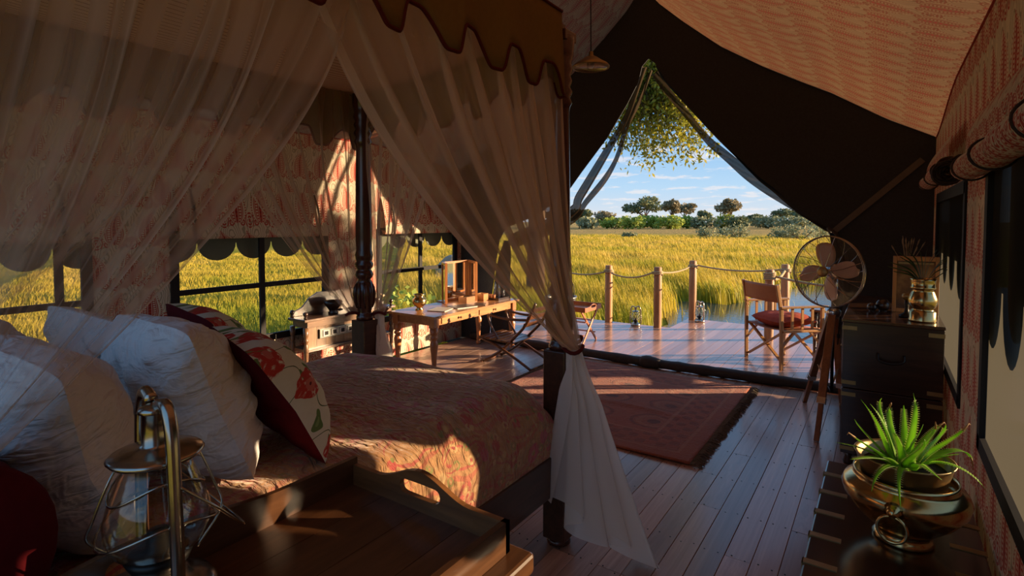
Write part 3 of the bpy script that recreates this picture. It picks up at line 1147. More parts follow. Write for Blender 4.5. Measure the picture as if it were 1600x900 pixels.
TOPZ = {PX[0]: 2.40, PX[1]: 2.33}
for x in PX:
    for y in PY:
        post(x, y, TOPZ[x], bed)
for x in PX:
    MB().span((x - 0.025, PY[1], 0.27), (x + 0.025, PY[0], 0.46)).build('side_rail', 'bed_wood', bed, bevel=0.006)
for y in PY:
    MB().span((PX[1], y - 0.025, 0.27), (PX[0], y + 0.025, 0.46)).build('end_rail', 'bed_wood', bed, bevel=0.006)
hb = MB()
hb.prism([(0, 0.4), (1.27, 0.4), (1.27, 1.15), (1.0, 1.25), (0.635, 1.35), (0.27, 1.25), (0, 1.15)], 0.05, (PX[1] + 0.055, PY[1] + 0.0, 0), (1, 0, 0), (0, 0, 1))
hb.build('headboard', 'bed_wood', bed, bevel=0.01)
# canopy frame bars
FR = [(PX[0], PY[0], 2.43), (PX[1], PY[0], 2.355), (PX[1], PY[1], 2.355), (PX[0], PY[1], 2.43)]
for a, b in zip(FR, FR[1:] + FR[:1]):
    MB().bar(a, b, 0.05, 0.05).build('canopy_rail', 'bed_wood', bed)
cc = MB()
cx0, cx1, cy0, cy1 = PX[1] - 0.04, PX[0] + 0.04, PY[1] - 0.03, PY[0] + 0.0


def canopy_pt(u, v):
    z = 2.315 + 0.10 * u
    d = (1 - (2 * u - 1) ** 4) * (1 - (2 * v - 1) ** 4)
    return (cx0 + (cx1 - cx0) * u, cy0 + (cy1 - cy0) * v, z - 0.07 * d)


cc.grid(canopy_pt, 30, 30, lambda u, v: ((cx1 - cx0) * u, (cy1 - cy0) * v))
cc.build('canopy_cloth', 'stripe', bed, smooth=True)


def valance(a, b, top_a, top_b, bot_a, bot_b, n, phase):
    """hanging scalloped cloth from a to b with piping along its wavy hem"""
    m = MB()
    A, B = Vector((*a, 0)), Vector((*b, 0))
    L = (B - A).length
    out = (B - A).cross(Vector((0, 0, 1))).normalized()
    hem, rows = [], 6
    N = n * 40

    def raw(q):          # narrow rounded tongue, then a wide lopsided arch
        q %= 1.0
        if q < 0.27: return 0.0
        if q < 0.36: return (q - 0.27) / 0.09
        if q < 0.62: return 1.0
        return 1.0 - ((q - 0.62) / 0.38) ** 1.4
    P, U = [], []
    for i in range(N + 1):
        s = i / N
        q = s * n + phase
        w = sum(raw(q + k * 0.022) * g for k, g in ((-3, .06), (-2, .12), (-1, .2), (0, .24), (1, .2), (2, .12), (3, .06)))
        zb = bot_a + (bot_b - bot_a) * s + 0.105 * w
        zt = top_a + (top_b - top_a) * s
        for j in range(rows + 1):
            v = j / rows
            p = A + (B - A) * s
            p = p + out * (0.012 * math.sin(s * n * 2 * PI * 0.8 + 1) * v + 0.02 * v)
            p.z = zt + (zb - zt) * v
            P.append(p)
            U.append((s * L, p.z))
        hem.append(P[-1].copy())
    m.v, m.uv = P, U
    for i in range(N):
        for j in range(rows):
            k = i * (rows + 1) + j
            m.f.append((k, k + rows + 1, k + rows + 2, k + 1))
    o = m.build('valance', 'olive', bed, smooth=True, thick=0.004)
    MB().tube(hem, 0.0065, 6).build('piping', 'maroon', o, smooth=True)
    MB().tube([A + (B - A) * (i / 20) + out * 0.004 + Vector((0, 0, top_a + (top_b - top_a) * i / 20)) for i in range(21)], 0.006, 6).build('piping', 'maroon', o, smooth=True)


VX0, VX1, VY0, VY1 = -2.74, -1.185, 0.10, 2.33
valance((VX1, VY0 - 0.02), (VX1, 2.115), 2.46, 2.46, 2.085, 2.10, 8, 0.10)
valance((VX1, 2.115), (VX0, VY1), 2.46, 2.38, 2.10, 2.01, 6, 0.1)
valance((VX0, VY1), (VX0, VY0), 2.38, 2.38, 2.0, 1.99, 8, 0.1)

# mattress under the bedspread
sp = MB()
SX0, SX1, SY0, SY1, SZ, SH, SR = PX[1] - 0.02, PX[0] + 0.012, 0.24, 2.235, 0.44, 0.37, 0.17


def warp(u):          # more rows near both edges
    return 0.5 - 0.5 * math.cos(u * PI) * (1 - 0.25 * math.sin(u * PI) ** 2)


def edge_h(d, r=SR):
    if d <= 0: return 0.0
    if d >= r: return 1.0
    return 0.35 + 0.65 * math.sqrt(max(0.0, 1 - (1 - d / r) ** 2)) if d > 1e-5 else 0.0


def spread_pt(u, v):
    x = SX0 + (SX1 - SX0) * warp(u)
    y = SY0 + (SY1 - SY0) * warp(v)
    dx = min(x - SX0, SX1 - x)
    dy = min(y - SY0, SY1 - y)
    h = min(edge_h(dx), edge_h(dx) * edge_h(dy, 0.22))
    wob = 0.006 * math.sin(x * 9 + y * 4) + 0.004 * math.sin(y * 17 - x * 5)
    crown = 0.012 * (1 - ((x - (SX0 + SX1) / 2) / 0.7) ** 2)
    # sides bulge out a little between hem and top
    bx = 0.018 * math.sin(min(1, max(0, h)) * PI) * (1 if x > -1.96 else -1) if dx < 0.05 else 0
    return (x + bx, y, SZ + SH * h - 0.012 + (wob + crown) * (h > 0.9))


_arc = {}


def spread_uv(u, v):
    def arc(t, lim, f):
        if (t, lim) not in _arc:
            tot, p = 0.0, Vector(f(0.0))
            k = max(1, int(t * 60))
            for i in range(1, k + 1):
                q = Vector(f(t * i / k))
                tot += (q - p).length
                p = q
            _arc[(t, lim)] = tot
        return _arc[(t, lim)]
    return (arc(u, 'u', lambda s: spread_pt(s, 0.5)), arc(v, 'v', lambda s: spread_pt(0.5, s)))


sp.grid(spread_pt, 80, 80, spread_uv)
tag(sp.build('bedspread', 'spread', smooth=True, base=(-1.96, 1.23, 0.44)), 'quilted red and ochre paisley bedspread covering the four-poster bed', 'bedspread')


# ------------------------------------------------------------------ mosquito nets tied to the posts
def net(label, p0, p1, G, nrm, pleats, drop=0.48, tail=None, seed=0, mat='net', hang=0.0, gsp=0.04):
    """half curtain from the canopy edge p0-p1 gathered at G, then a tail below the tie"""
    rn = random.Random(seed)
    p0, p1, G, nrm = Vector(p0), Vector(p1), Vector(G), Vector(nrm).normalized()
    dr = (p1 - p0)
    dr.z = 0
    dr.normalize()
    ph = [rn.uniform(0, 6) for _ in range(6)]
    t = thing('mosquito_net', label, 'mosquito net', G)
    m = MB()
    NU, NV = pleats * 10, 44

    def fold(s, k=1.0):
        return math.sin(2 * PI * pleats * s + ph[0] + 1.5 * math.sin(7 * s + ph[1])) + 0.45 * math.sin(2 * PI * pleats * 2.3 * s + ph[2])

    def fn(s, v):
        T = p0.lerp(p1, s)
        Q = G + dr * ((s - 0.5) * 2 * gsp) + nrm * (0.022 * math.sin(2 * PI * 3.5 * s + ph[3]))
        c = T + (Q - T) * 0.10
        c.z = T.z - drop * (T.z - Q.z)
        w = 0.12 * v * (1 - v) * math.sin(s * PI)          # cloth between the edges billows a little
        p = bez([T, c, Q], v)
        amp = 0.008 + 0.034 * math.sin(min(1, v * 1.15) * PI) ** 0.8 * (1 - 0.5 * v)
        return p + nrm * (amp * fold(s) + w + hang * math.sin(v * PI)) + dr * (0.012 * math.sin(9 * v + 20 * s) * (1 - v))
    m.grid(fn, NU, NV)
    m.build('gathered_net', mat, t, smooth=True)
    ring = [G + dr * (math.cos(2 * PI * q / 16) * (gsp + 0.012)) + nrm * (math.sin(2 * PI * q / 16) * 0.04) + Vector((0, 0, 0.01 * math.sin(4 * PI * q / 16))) for q in range(16)]
    MB().tube(ring, 0.009, 6, closed=True).build('tie_cord', 'maroon', t, smooth=True)
    if tail:
        b0, b1, mids = tail
        b0, b1 = Vector(b0), Vector(b1)
        tm = MB()

        def ft(s, v):
            Q = G + dr * ((s - 0.5) * 2 * gsp) + nrm * (0.022 * math.sin(2 * PI * 3.5 * s + ph[3]))
            B = b0.lerp(b1, s)
            B.z += mids * (0.5 + 0.5 * math.sin(s * 13 + ph[4])) * (1 - s)
            c = Q + (B - Q) * Vector((0.42, 0.42, 0)).x
            c.z = Q.z + (B.z - Q.z) * 0.5
            p = bez([Q, c, B], v)
            amp = 0.026 + 0.05 * v
            p = p + nrm * (amp * math.sin(2 * PI * 4.5 * s + ph[5] + v * 0.8) + 0.012 * math.sin(2 * PI * 11 * s + ph[1])) * min(1, v * 4)
            p.z = max(p.z, 0.004 + 0.004 * math.sin(s * 30) ** 2)
            return p
        tm.grid(ft, 90, 30)
        tm.build('net_tail', 'net_tail', t, smooth=True)
    return t


R_TOP, L_TOP = 2.43, 2.35
net('sheer net tied to the right foot post with its tail trailing on the floor', (-1.265, 0.80, R_TOP), (-1.25, 2.20, R_TOP), (-1.165, 2.20, 0.965), (1, 0, 0.0), 9,
    tail=((-1.24, 2.13, 0.14), (-0.80, 2.32, 0.0), 0.16), seed=4, gsp=0.045, mat='net_near')
net('sheer net sweeping down to the left across the pillows toward the bed head', (-1.265, 1.14, R_TOP), (-1.265, 0.12, R_TOP), (-1.20, 0.15, 1.12), (1, 0, 0.0), 7, seed=2)
net('sheer net at the bed foot tied to the right foot post behind the near curtain', (-1.86, 2.22, 2.40), (-1.26, 2.20, 2.43), (-1.24, 2.325, 0.98), (0, 1, 0), 6, seed=11)
net('sheer net at the bed foot tied to the left foot post beside the writing desk', (-1.95, 2.25, 2.39), (-2.66, 2.26, 2.355), (-2.60, 2.33, 0.975), (0, 1, 0), 6, seed=7,
    tail=((-2.62, 2.34, 0.10), (-2.38, 2.42, 0.08), 0.1), gsp=0.03)
net('sheer net on the far bed side tied to the left foot post beside the console', (-2.66, 1.30, L_TOP), (-2.66, 2.28, L_TOP), (-2.70, 2.22, 0.98), (-1, 0, 0), 7, seed=21)
net('sheer net on the far bed side swept toward the bed head over the left window', (-2.66, 1.42, L_TOP), (-2.66, 0.16, L_TOP), (-2.70, 0.20, 0.98), (-1, 0, 0), 8, seed=33)


# ------------------------------------------------------------------ pillows and cushions
def cushion_mesh(w, h, t, side=0, seed=0, wrinkle=0.012, n=26):
    """pillow standing in X-Z, thickness along Y; side 0 both faces, +1 front only, -1 back only"""
    rn = random.Random(seed)
    a = [rn.uniform(0, 6) for _ in range(8)]
    m = MB()

    def f(sgn):
        def fn(u, v):
            x, z = 2 * u - 1, 2 * v - 1
            k = (1 - x * x) ** 0.5 * (1 - z * z) ** 0.5 * 0.55 + (1 - abs(x) ** 3) ** 0.8 * (1 - abs(z) ** 3) ** 0.8 * 0.45
            px = w / 2 * x * (1 - 0.10 * (1 - z * z) ** 1 * abs(x) ** 3) * (1 - 0.09 * z ** 4 * x * x)
            pz = h / 2 * z * (1 - 0.05 * (1 - x * x) * abs(z) ** 3) * (1 - 0.10 * x ** 4 * z * z)
            wr = wrinkle * (math.sin(7 * x + 5 * z * x + a[0]) * math.sin(6 * z + a[1]) + 0.6 * math.sin(15 * x * z + 9 * z + a[2])) * (k ** 0.5)
            return (px, sgn * (t / 2 * k + wr * k) + 0.02 * math.sin(3 * x + a[3]) * (1 - abs(z)), pz)
        return fn
    for sgn in ((1, -1) if side == 0 else (side,)):
        m.grid(f(sgn), n, n, lambda u, v: (u * w, v * h))
        if sgn < 0 and side == 0:
            k = (n + 1) ** 2
            m.f = m.f[:n * n] + [tuple(reversed(q)) for q in m.f[n * n:]]
    return m


def pose(o, loc, lean, yaw, roll=0.0):
    o.location = loc
    o.rotation_euler = (math.radians(lean), math.radians(roll), math.radians(yaw))
    return o


def pillow(label, loc, lean, yaw, w, h, t, seed, roll=0):
    o = cushion_mesh(w, h, t, 0, seed, 0.022, 34).build('pillow', 'linen', smooth=True)
    tag(o, label, 'pillow', 'white pillows at the bed head')
    return pose(o, loc, lean, yaw, roll)


pillow('large white pillow leaning behind the glass lantern', (-1.63, 0.41, 1.045), 18, 6, 0.64, 0.50, 0.30, 1, 4)
pillow('white pillow with a sunlit fold, next to the red backed cushion', (-1.70, 0.76, 1.045), 20, -4, 0.60, 0.50, 0.27, 2, -1)
pillow('white pillow standing behind the lantern on the far half of the bed', (-2.34, 0.78, 1.03), 16, 5, 0.62, 0.42, 0.2, 3, 3)
pillow('pale pillow seen through the net against the left window', (-2.32, 0.47, 1.05), 14, 0, 0.62, 0.46, 0.2, 4, -2)
for lab, loc, lean, yaw, s, sd in (('floral cushion with a dark red back leaning in front of the white pillows', (-1.62, 0.98, 1.0), 30, -13, 0.47, 5),
                                   ('floral cushion mostly hidden behind the white pillows near the far bed edge', (-2.12, 1.06, 1.02), 24, -4, 0.46, 6)):
    c = thing('floral_cushion', lab, 'cushion', (0, 0, 0), 0, 'floral cushions on the bed')
    cushion_mesh(s, s, 0.26, 1, sd, 0.006).build('floral_front', 'floral', c, smooth=True, local=True)
    cushion_mesh(s, s, 0.09, -1, sd, 0.006).build('red_back', 'velvet', c, smooth=True, local=True)
    pose(c, loc, lean, yaw, 4)
bo = MB().lathe([(0.0, -0.24), (0.10, -0.24), (0.135, -0.225), (0.142, -0.21), (0.135, -0.195), (0.15, -0.12), (0.153, 0), (0.15, 0.12), (0.135, 0.195), (0.142, 0.21), (0.135, 0.225), (0.10, 0.24), (0.0, 0.24)], (0, 0, 0), 28, Matrix.Rotation(PI / 2, 3, 'Y'))
bo = tag(bo.build('bolster', 'velvet', smooth=True), 'round dark red bolster at the near corner of the bed head', 'bolster')
bo.location = (-1.42, 0.125, 0.985)
bo.scale = (1, 1.22, 1.22)
bo.rotation_euler = (0, 0, math.radians(14))


# ------------------------------------------------------------------ bedside table, tray, lantern
t = thing('bedside_table', 'dark wooden bedside table under the butler tray', 'table', (-0.88, 0.42, 0))
MB().span((-1.165, -0.10, 0.80), (-0.60, 0.965, 0.845)).build('table_top', 'tray_wood', t, bevel=0.008)
MB().span((-1.13, -0.06, 0.70), (-0.635, 0.93, 0.80)).build('apron', 'dark_wood', t)
for lx in (-1.11, -0.655):
    for ly in (-0.04, 0.91):
        MB().lathe([(0.018, 0), (0.024, 0.05), (0.018, 0.1), (0.03, 0.4), (0.022, 0.62), (0.03, 0.66), (0.03, 0.71)], (lx, ly, 0), 14).build('leg', 'dark_wood', t, smooth=True)

ty0, ty1, tx0, tx1, tz = -0.06, 0.935, -1.145, -0.645, 0.846
t = thing('butler_tray', 'brown wooden butler tray with cut-out handles and wavy rim', 'tray', (-0.895, 0.44, tz))
for k in range(4):
    a = tx0 + (tx1 - tx0) * k / 4
    MB().span((a + 0.0006, ty0, tz), (a + (tx1 - tx0) / 4 - 0.0006, ty1, tz + 0.016)).build('board', 'tray_wood', t)


def tray_side(L, h0, h1):
    """rim board: low at the ends, raised in the middle round a slot handle"""
    top = []
    for q in range(31):
        s = q / 30
        k = min(1, max(0, 1 - abs(s - 0.5) / 0.30))
        top.append((L * s, h0 + (h1 - h0) * (k * k * (3 - 2 * k))))
    sl, zc = 0.065, h0 * 0.5 + h1 * 0.28
    slot = []
    for q in range(20):
        a = 2 * PI * q / 20
        slot.append((L / 2 + (sl - 0.018) * (1 if math.cos(a) > 0 else -1) * min(1, abs(math.cos(a)) * 3) + 0.018 * math.cos(a), zc + 0.018 * math.sin(a)))
    return top, slot, zc


def board_with_slot(L, h0, h1, O, X, N, th):
    top, slot, zc = tray_side(L, h0, h1)
    # lower half and upper half either side of the slot's middle line, so the slot is a real hole
    right = max(slot)[0]
    left = min(slot)[0]
    up = [p for p in slot if p[1] >= zc - 1e-6]
    lo = [p for p in slot if p[1] <= zc + 1e-6]
    up.sort(key=lambda p: -p[0])
    lo.sort(key=lambda p: p[0])
    b = MB()
    upper = [(0, zc)] + top + [(L, zc)] + up
    lower = [(0, 0), (0, zc)] + lo + [(L, zc), (L, 0)]
    lower = list(reversed(lower))
    for poly in (upper, lower):
        b.prism(poly, th, O, X, (0, 0, 1))
    return b


board_with_slot(tx1 - tx0, 0.068, 0.112, (tx0, ty1, tz), (1, 0, 0), None, 0.014).build('end_rim', 'tray_end', t)
board_with_slot(tx1 - tx0, 0.068, 0.112, (tx0, ty0 + 0.014, tz), (1, 0, 0), None, 0.014).build('end_rim', 'tray_end', t)
board_with_slot(ty1 - ty0, 0.085, 0.112, (tx0, ty0, tz), (0, 1, 0), None, 0.014).build('side_rim', 'tray_wood', t)
board_with_slot(ty1 - ty0, 0.068, 0.072, (tx1 - 0.014, ty0, tz), (0, 1, 0), None, 0.014).build('side_rim', 'tray_wood', t)


def lantern(label, loc, rz, sc=1.0):
    t = thing('hurricane_lantern', label, 'lantern', (0, 0, 0))
    L = True
    MB().lathe([(0.0, 0.0), (0.082, 0.0), (0.088, 0.006), (0.088, 0.03), (0.080, 0.042), (0.060, 0.052), (0.046, 0.058), (0.04, 0.07), (0.0, 0.072)], n=28).build('fuel_tank', 'tin', t, smooth=True, local=L)
    bn = MB().lathe([(0.03, 0.07), (0.045, 0.085), (0.052, 0.10), (0.045, 0.104), (0.02, 0.11), (0.016, 0.14), (0.0, 0.142)], n=20).build('burner', 'dark_metal', t, smooth=True, local=L)
    MB().lathe([(0.046, 0.103), (0.066, 0.118), (0.078, 0.145), (0.079, 0.17), (0.070, 0.205), (0.055, 0.245), (0.046, 0.268), (0.0445, 0.268), (0.0535, 0.245), (0.0685, 0.205), (0.0775, 0.17), (0.0765, 0.145), (0.0645, 0.118), (0.0445, 0.104)], n=32).build('glass_globe', 'glass', t, smooth=True, local=L)
    MB().lathe([(0.045, 0.262), (0.068, 0.268), (0.072, 0.273), (0.068, 0.277), (0.050, 0.283), (0.026, 0.287), (0.021, 0.292), (0.021, 0.342), (0.027, 0.346), (0.024, 0.353), (0.012, 0.358), (0.0, 0.358)], n=28).build('chimney', 'tin', t, smooth=True, local=L)
    for s in (1, -1):
        MB().tube(path([(s * 0.078, 0, 0.035), (s * 0.098, 0, 0.06), (s * 0.10, 0, 0.12), (s * 0.094, 0, 0.25), (s * 0.085, 0, 0.33), (s * 0.06, 0, 0.366), (s * 0.02, 0, 0.36)], 5), 0.0105, 10).build('air_tube', 'tin', t, smooth=True, local=L)
    # wire guard and bail
    for z, r in ((0.16, 0.088), (0.225, 0.07)):
        MB().tube([(r * math.cos(2 * PI * q / 28), r * math.sin(2 * PI * q / 28), z + 0.018 * math.cos(4 * PI * q / 28)) for q in range(28)], 0.0022, 5, closed=True).build('guard_wire', 'tin', t, smooth=True, local=L)
    for s in (1, -1):
        MB().tube(path([(s * 0.03, 0.05 * s, 0.10), (s * 0.02, 0.094 * s, 0.15), (0.0, 0.09 * s, 0.19), (-s * 0.012, 0.07 * s, 0.25), (0, 0.05 * s, 0.275)], 5), 0.0022, 5).build('guard_wire', 'tin', t, smooth=True, local=L)
    MB().tube(path([(0.10, 0.005, 0.245), (0.10, 0.06, 0.19), (0.06, 0.115, 0.125), (0.0, 0.13, 0.108), (-0.06, 0.115, 0.125), (-0.10, 0.06, 0.19), (-0.10, 0.005, 0.245)], 6), 0.0025, 5).build('bail_handle', 'tin', t, smooth=True, local=L)
    t.location = loc
    t.rotation_euler = (0, 0, rz)
    t.scale = (sc, sc, sc)
    return t


lan = lantern('glass hurricane lantern with metal tubes standing in the wooden tray', (-1.045, 0.425, 0.863), math.radians(-8), 1.03)

# ------------------------------------------------------------------ rug
t = MB()
RX0, RX1, RY0, RY1 = -2.90, -0.985, 3.43, 5.35


def rug_pt(u, v):
    x, y = RX0 + (RX1 - RX0) * u, RY0 + (RY1 - RY0) * v
    z = 0.014 + 0.004 * math.sin(x * 5) * math.sin(y * 4)
    fold = math.exp(-((y - 4.22 + (x + 1.8) * 0.06) / 0.035) ** 2) * math.exp(-((x + 1.75) / 0.42) ** 2)
    return (x, y + 0.02 * math.sin(x * 3.1) * (1 - abs(2 * v - 1)), z + 0.018 * fold)


t.grid(rug_pt, 90, 90, lambda u, v: ((u - 0.5) * 1.92, (v - 0.5) * 1.92))
rug = thing('rug', 'worn red patterned rug with dark fringe before the doorway', 'rug', ((RX0 + RX1) / 2, (RY0 + RY1) / 2, 0))
t.build('rug_body', 'rug', rug, smooth=True, thick=0.012)
rf = random.Random(12)
fr = MB()
for xe, sg in ((RX1, 1), (RX0, -1)):
    for k in range(260):
        y = RY0 + (RY1 - RY0) * (k + rf.random()) / 260
        L = rf.uniform(0.05, 0.085)
        dy = rf.uniform(-0.02, 0.02)
        a = Vector((xe - sg * 0.005, y, 0.016))
        b = Vector((xe + sg * L * 0.5, y + dy * 0.4, 0.014 + rf.uniform(0, 0.012)))
        c = Vector((xe + sg * L, y + dy, 0.003))
        fr.tube([a, b, c], [0.0035, 0.005, 0.003], 4, cap=False)
fo = fr.build('fringe', 'fringe', rug)
fo['kind'] = 'stuff'

# ------------------------------------------------------------------ console with sockets on the left wall
def turned(h, r, z0=0.0, k=1.0):
    """profile of a turned leg"""
    P = [(.55, 0), (.8, .03), (.8, .07), (.5, .09), (.7, .12), (.55, .2), (.75, .45), (.95, .6), (1.0, .66), (.7, .72), (.6, .74), (.95, .77), (.95, .80), (.65, .83), (.95, .86), (1.0, .88), (1.0, 1.0)]
    return [(r * a, z0 + h * b) for a, b in P]


t = thing('console', 'small wooden console with turned legs and a socket panel under the window', 'console table', (-4.485, 3.58, 0))
MB().span((-4.62, 3.02, 0.615), (-4.355, 4.14, 0.64)).build('top', 'console_wood', t, bevel=0.005)
MB().span((-4.60, 3.06, 0.555), (-4.375, 4.10, 0.615)).build('apron', 'console_wood', t, bevel=0.003)
MB().span((-4.61, 3.05, 0.33), (-4.37, 4.11, 0.355)).build('shelf', 'console_wood', t, bevel=0.003)
for k in range(9):
    a = 3.07 + 0.96 * k / 9
    MB().span((-4.42, a + 0.001, 0.355), (-4.405, a + 0.96 / 9 - 0.001, 0.555)).build('panel_board', 'console_panel', t)
for lx in (-4.59, -4.385):
    for ly in (3.05, 4.10):
        q = MB().lathe(turned(0.56, 0.024), (lx, ly, 0), 14).build('leg', 'console_wood', t, smooth=True)
        MB().lathe([(.012, .64), (.018, .65), (.010, .66), (.022, .68), (.024, .69), (.018, .705), (0, .712)], (lx, ly, 0), 12).build('finial', 'dark_wood', q, smooth=True)
prof = [(3.04, 0.64), (4.10, 0.64), (4.10, 0.70), (4.0, 0.72), (3.9, 0.80), (3.8, 0.85), (3.34, 0.85), (3.24, 0.80), (3.16, 0.72), (3.04, 0.68)]
MB().prism(prof, 0.018, (-4.615, 0, 0), (0, 1, 0), (0, 0, 1)).build('backboard', 'console_wood', t, bevel=0.003)
p = MB().span((-4.405, 3.20, 0.435), (-4.385, 3.62, 0.525)).build('socket_panel', 'grey_metal', t, bevel=0.004)
for k in range(4):
    s = MB().span((-4.386, 3.235 + 0.095 * k, 0.45), (-4.378, 3.305 + 0.095 * k, 0.51)).build('socket', 'white_metal', p, bevel=0.003)
    MB().span((-4.3785, 3.25 + 0.095 * k, 0.462), (-4.376, 3.29 + 0.095 * k, 0.498)).build('socket_insert', 'black', p)
tag(MB().lathe([(0, 0), (.045, 0), (.05, .01), (.035, .025), (.05, .05), (.085, .095), (.09, .125), (.083, .125), (.075, .098), (.04, .055), (0, .05)], (-4.47, 3.42, 0.64), 24).build('bowl', 'dark_wood', smooth=True, base=(-4.47, 3.42, 0.64)), 'dark footed wooden bowl standing on the console', 'bowl')
tag(MB().lathe([(0, 0), (.04, 0), (.065, .02), (.07, .03), (.062, .028), (.035, .008), (0, .006)], (-4.45, 3.66, 0.64), 20).build('dish', 'dark_wood', smooth=True, base=(-4.45, 3.66, 0.64)), 'small dark dish on the console beside the footed bowl', 'dish')
t = thing('flower_cup', 'tiny cup of pale flowers at the far end of the console', 'flowers', (-4.45, 4.02, 0.64))
MB().lathe([(0, 0), (.022, 0), (.03, .05), (.026, .05), (.02, .01), (0, .01)], (-4.45, 4.02, 0.64), 12).build('cup', 'white_metal', t, smooth=True)
fl = random.Random(4)
for k in range(5):
    a, r = fl.uniform(0, 6), fl.uniform(0.015, 0.045)
    e = Vector((-4.45 + math.cos(a) * r, 4.02 + math.sin(a) * r, 0.64 + fl.uniform(.09, .13)))
    s = MB().tube([(-4.45, 4.02, .66), e], 0.002, 4).build('stem', 'palm', t)
    MB().lathe([(0, -.008), (.016, 0), (.02, .01), (0, .014)], e, 8).build('flower', 'flower', s, smooth=True)

# ------------------------------------------------------------------ writing desk and what stands on it
DX0, DX1, DY0, DY1, DZ = -4.27, -3.63, 3.96, 5.47, 0.605
t = thing('writing_desk', 'honey brown writing desk with turned legs by the far window', 'desk', ((DX0 + DX1) / 2, (DY0 + DY1) / 2, 0))
for k in range(4):
    a = DX0 + (DX1 - DX0) * k / 4
    MB().span((a + .0006, DY0, DZ - .026), (a + (DX1 - DX0) / 4 - .0006, DY1, DZ)).build('top_board', 'desk_wood', t)
MB().span((DX0 + .05, DY0 + .05, DZ - .105), (DX1 - .05, DY0 + .075, DZ - .026)).span((DX0 + .05, DY1 - .075, DZ - .105), (DX1 - .05, DY1 - .05, DZ - .026)).span((DX0 + .05, DY0 + .07, DZ - .105), (DX0 + .075, DY1 - .07, DZ - .026)).span((DX1 - .075, DY0 + .07, DZ - .105), (DX1 - .05, DY1 - .07, DZ - .026)).build('apron', 'desk_wood', t)
for lx in (DX0 + .065, DX1 - .065):
    for ly in (DY0 + .065, DY1 - .065):
        q = MB().lathe(turned(DZ - .12, 0.042), (lx, ly, 0), 16).build('leg', 'desk_leg', t, smooth=True)
        MB().box((lx, ly, DZ - .075), (.074, .074, .10)).build('leg_block', 'desk_leg', q, bevel=.003)
for k in range(2):
    d = MB().span((DX1 - .052, DY0 + .16 + .62 * k, DZ - .095), (DX1 - .040, DY0 + .70 + .62 * k, DZ - .034)).build('drawer_front', 'desk_wood', t, bevel=.002)
    MB().lathe([(.006, 0), (.006, .012), (.013, .018), (.012, .026), (0, .029)], (DX1 - .040, DY0 + .43 + .62 * k, DZ - .064), 12, Matrix.Rotation(PI / 2, 3, 'Y')).build('knob', 'brass', d, smooth=True)

tag(MB().lathe([(0, 0), (.04, 0), (.046, .008), (.028, .022), (.03, .03), (.066, .06), (.078, .09), (.07, .122), (.05, .14), (.048, .152), (.064, .168), (.06, .17), (.042, .155), (.044, .14), (0, .13)], (-4.06, 4.20, DZ), 28).build('brass_pot', 'brass', smooth=True, base=(-4.06, 4.20, DZ)), 'round brass pot at the near end of the writing desk', 'pot')


def booklet(label, x, y, rz, w, l, h, m, z=DZ):
    t = thing('magazine', label, 'magazine', (x, y, z), rz)
    MB().box((0, 0, h / 2), (w, l, h)).build('pages', 'paper', t, local=True)
    MB().box((0, 0, h + .001), (w + .002, l + .002, .002)).build('cover', m, t, local=True)


booklet('pale magazine lying beside the brass pot on the desk', -3.88, 4.34, .3, .20, .26, .006, 'paper')
booklet('dark covered magazine lying in front of the mirror on the desk', -3.82, 4.62, -.25, .20, .27, .008, 'dark_paper')
booklet('dark slim booklet near the desk edge before the wooden boxes', -3.76, 4.86, .6, .13, .18, .006, 'dark_paper')

mirror_m, _, _ = new_mat('mirror silver', (0.85, 0.85, 0.83), 0.03, 1.0)
MAT['mirror'] = mirror_m
t = thing('dressing_mirror', 'three-part folding mirror with wooden frame standing on the desk', 'mirror', (-4.2, 4.95, DZ))


def leaf(name, a, b, z0, z1, par):
    a, b = Vector((*a, 0)), Vector((*b, 0))
    d = (b - a).normalized()
    n = Vector((d.y, -d.x, 0))
    L = (b - a).length
    f = MB()
    R = Matrix((d, n, Vector((0, 0, 1)))).transposed()
    w = .024
    for c, s in (((w / 2, (z0 + z1) / 2), (w, z1 - z0)), ((L - w / 2, (z0 + z1) / 2), (w, z1 - z0)), ((L / 2, z0 + w / 2), (L - 2 * w, w)), ((L / 2, z1 - w / 2), (L - 2 * w, w))):
        f.box(a + d * c[0] + Vector((0, 0, c[1])), (s[0], .028, s[1]), R)
    o = f.build(name, 'desk_leg', par)
    MB().box(a + d * L / 2 + Vector((0, 0, (z0 + z1) / 2)), (L - 2 * w, .008, z1 - z0 - 2 * w), R).build('mirror_glass', 'mirror', o)


leaf('middle_leaf', (-4.22, 4.77), (-4.20, 5.17), DZ + .01, 1.075, t)
leaf('right_leaf', (-4.19, 5.19), (-3.92, 5.0), DZ + .01, 1.075, t)
leaf('left_leaf', (-4.05, 4.62), (-4.22, 4.75), DZ + .01, 1.075, t)
MB().span((-4.30, 4.74, DZ), (-4.19, 5.20, DZ + .012)).build('base', 'desk_leg', t)

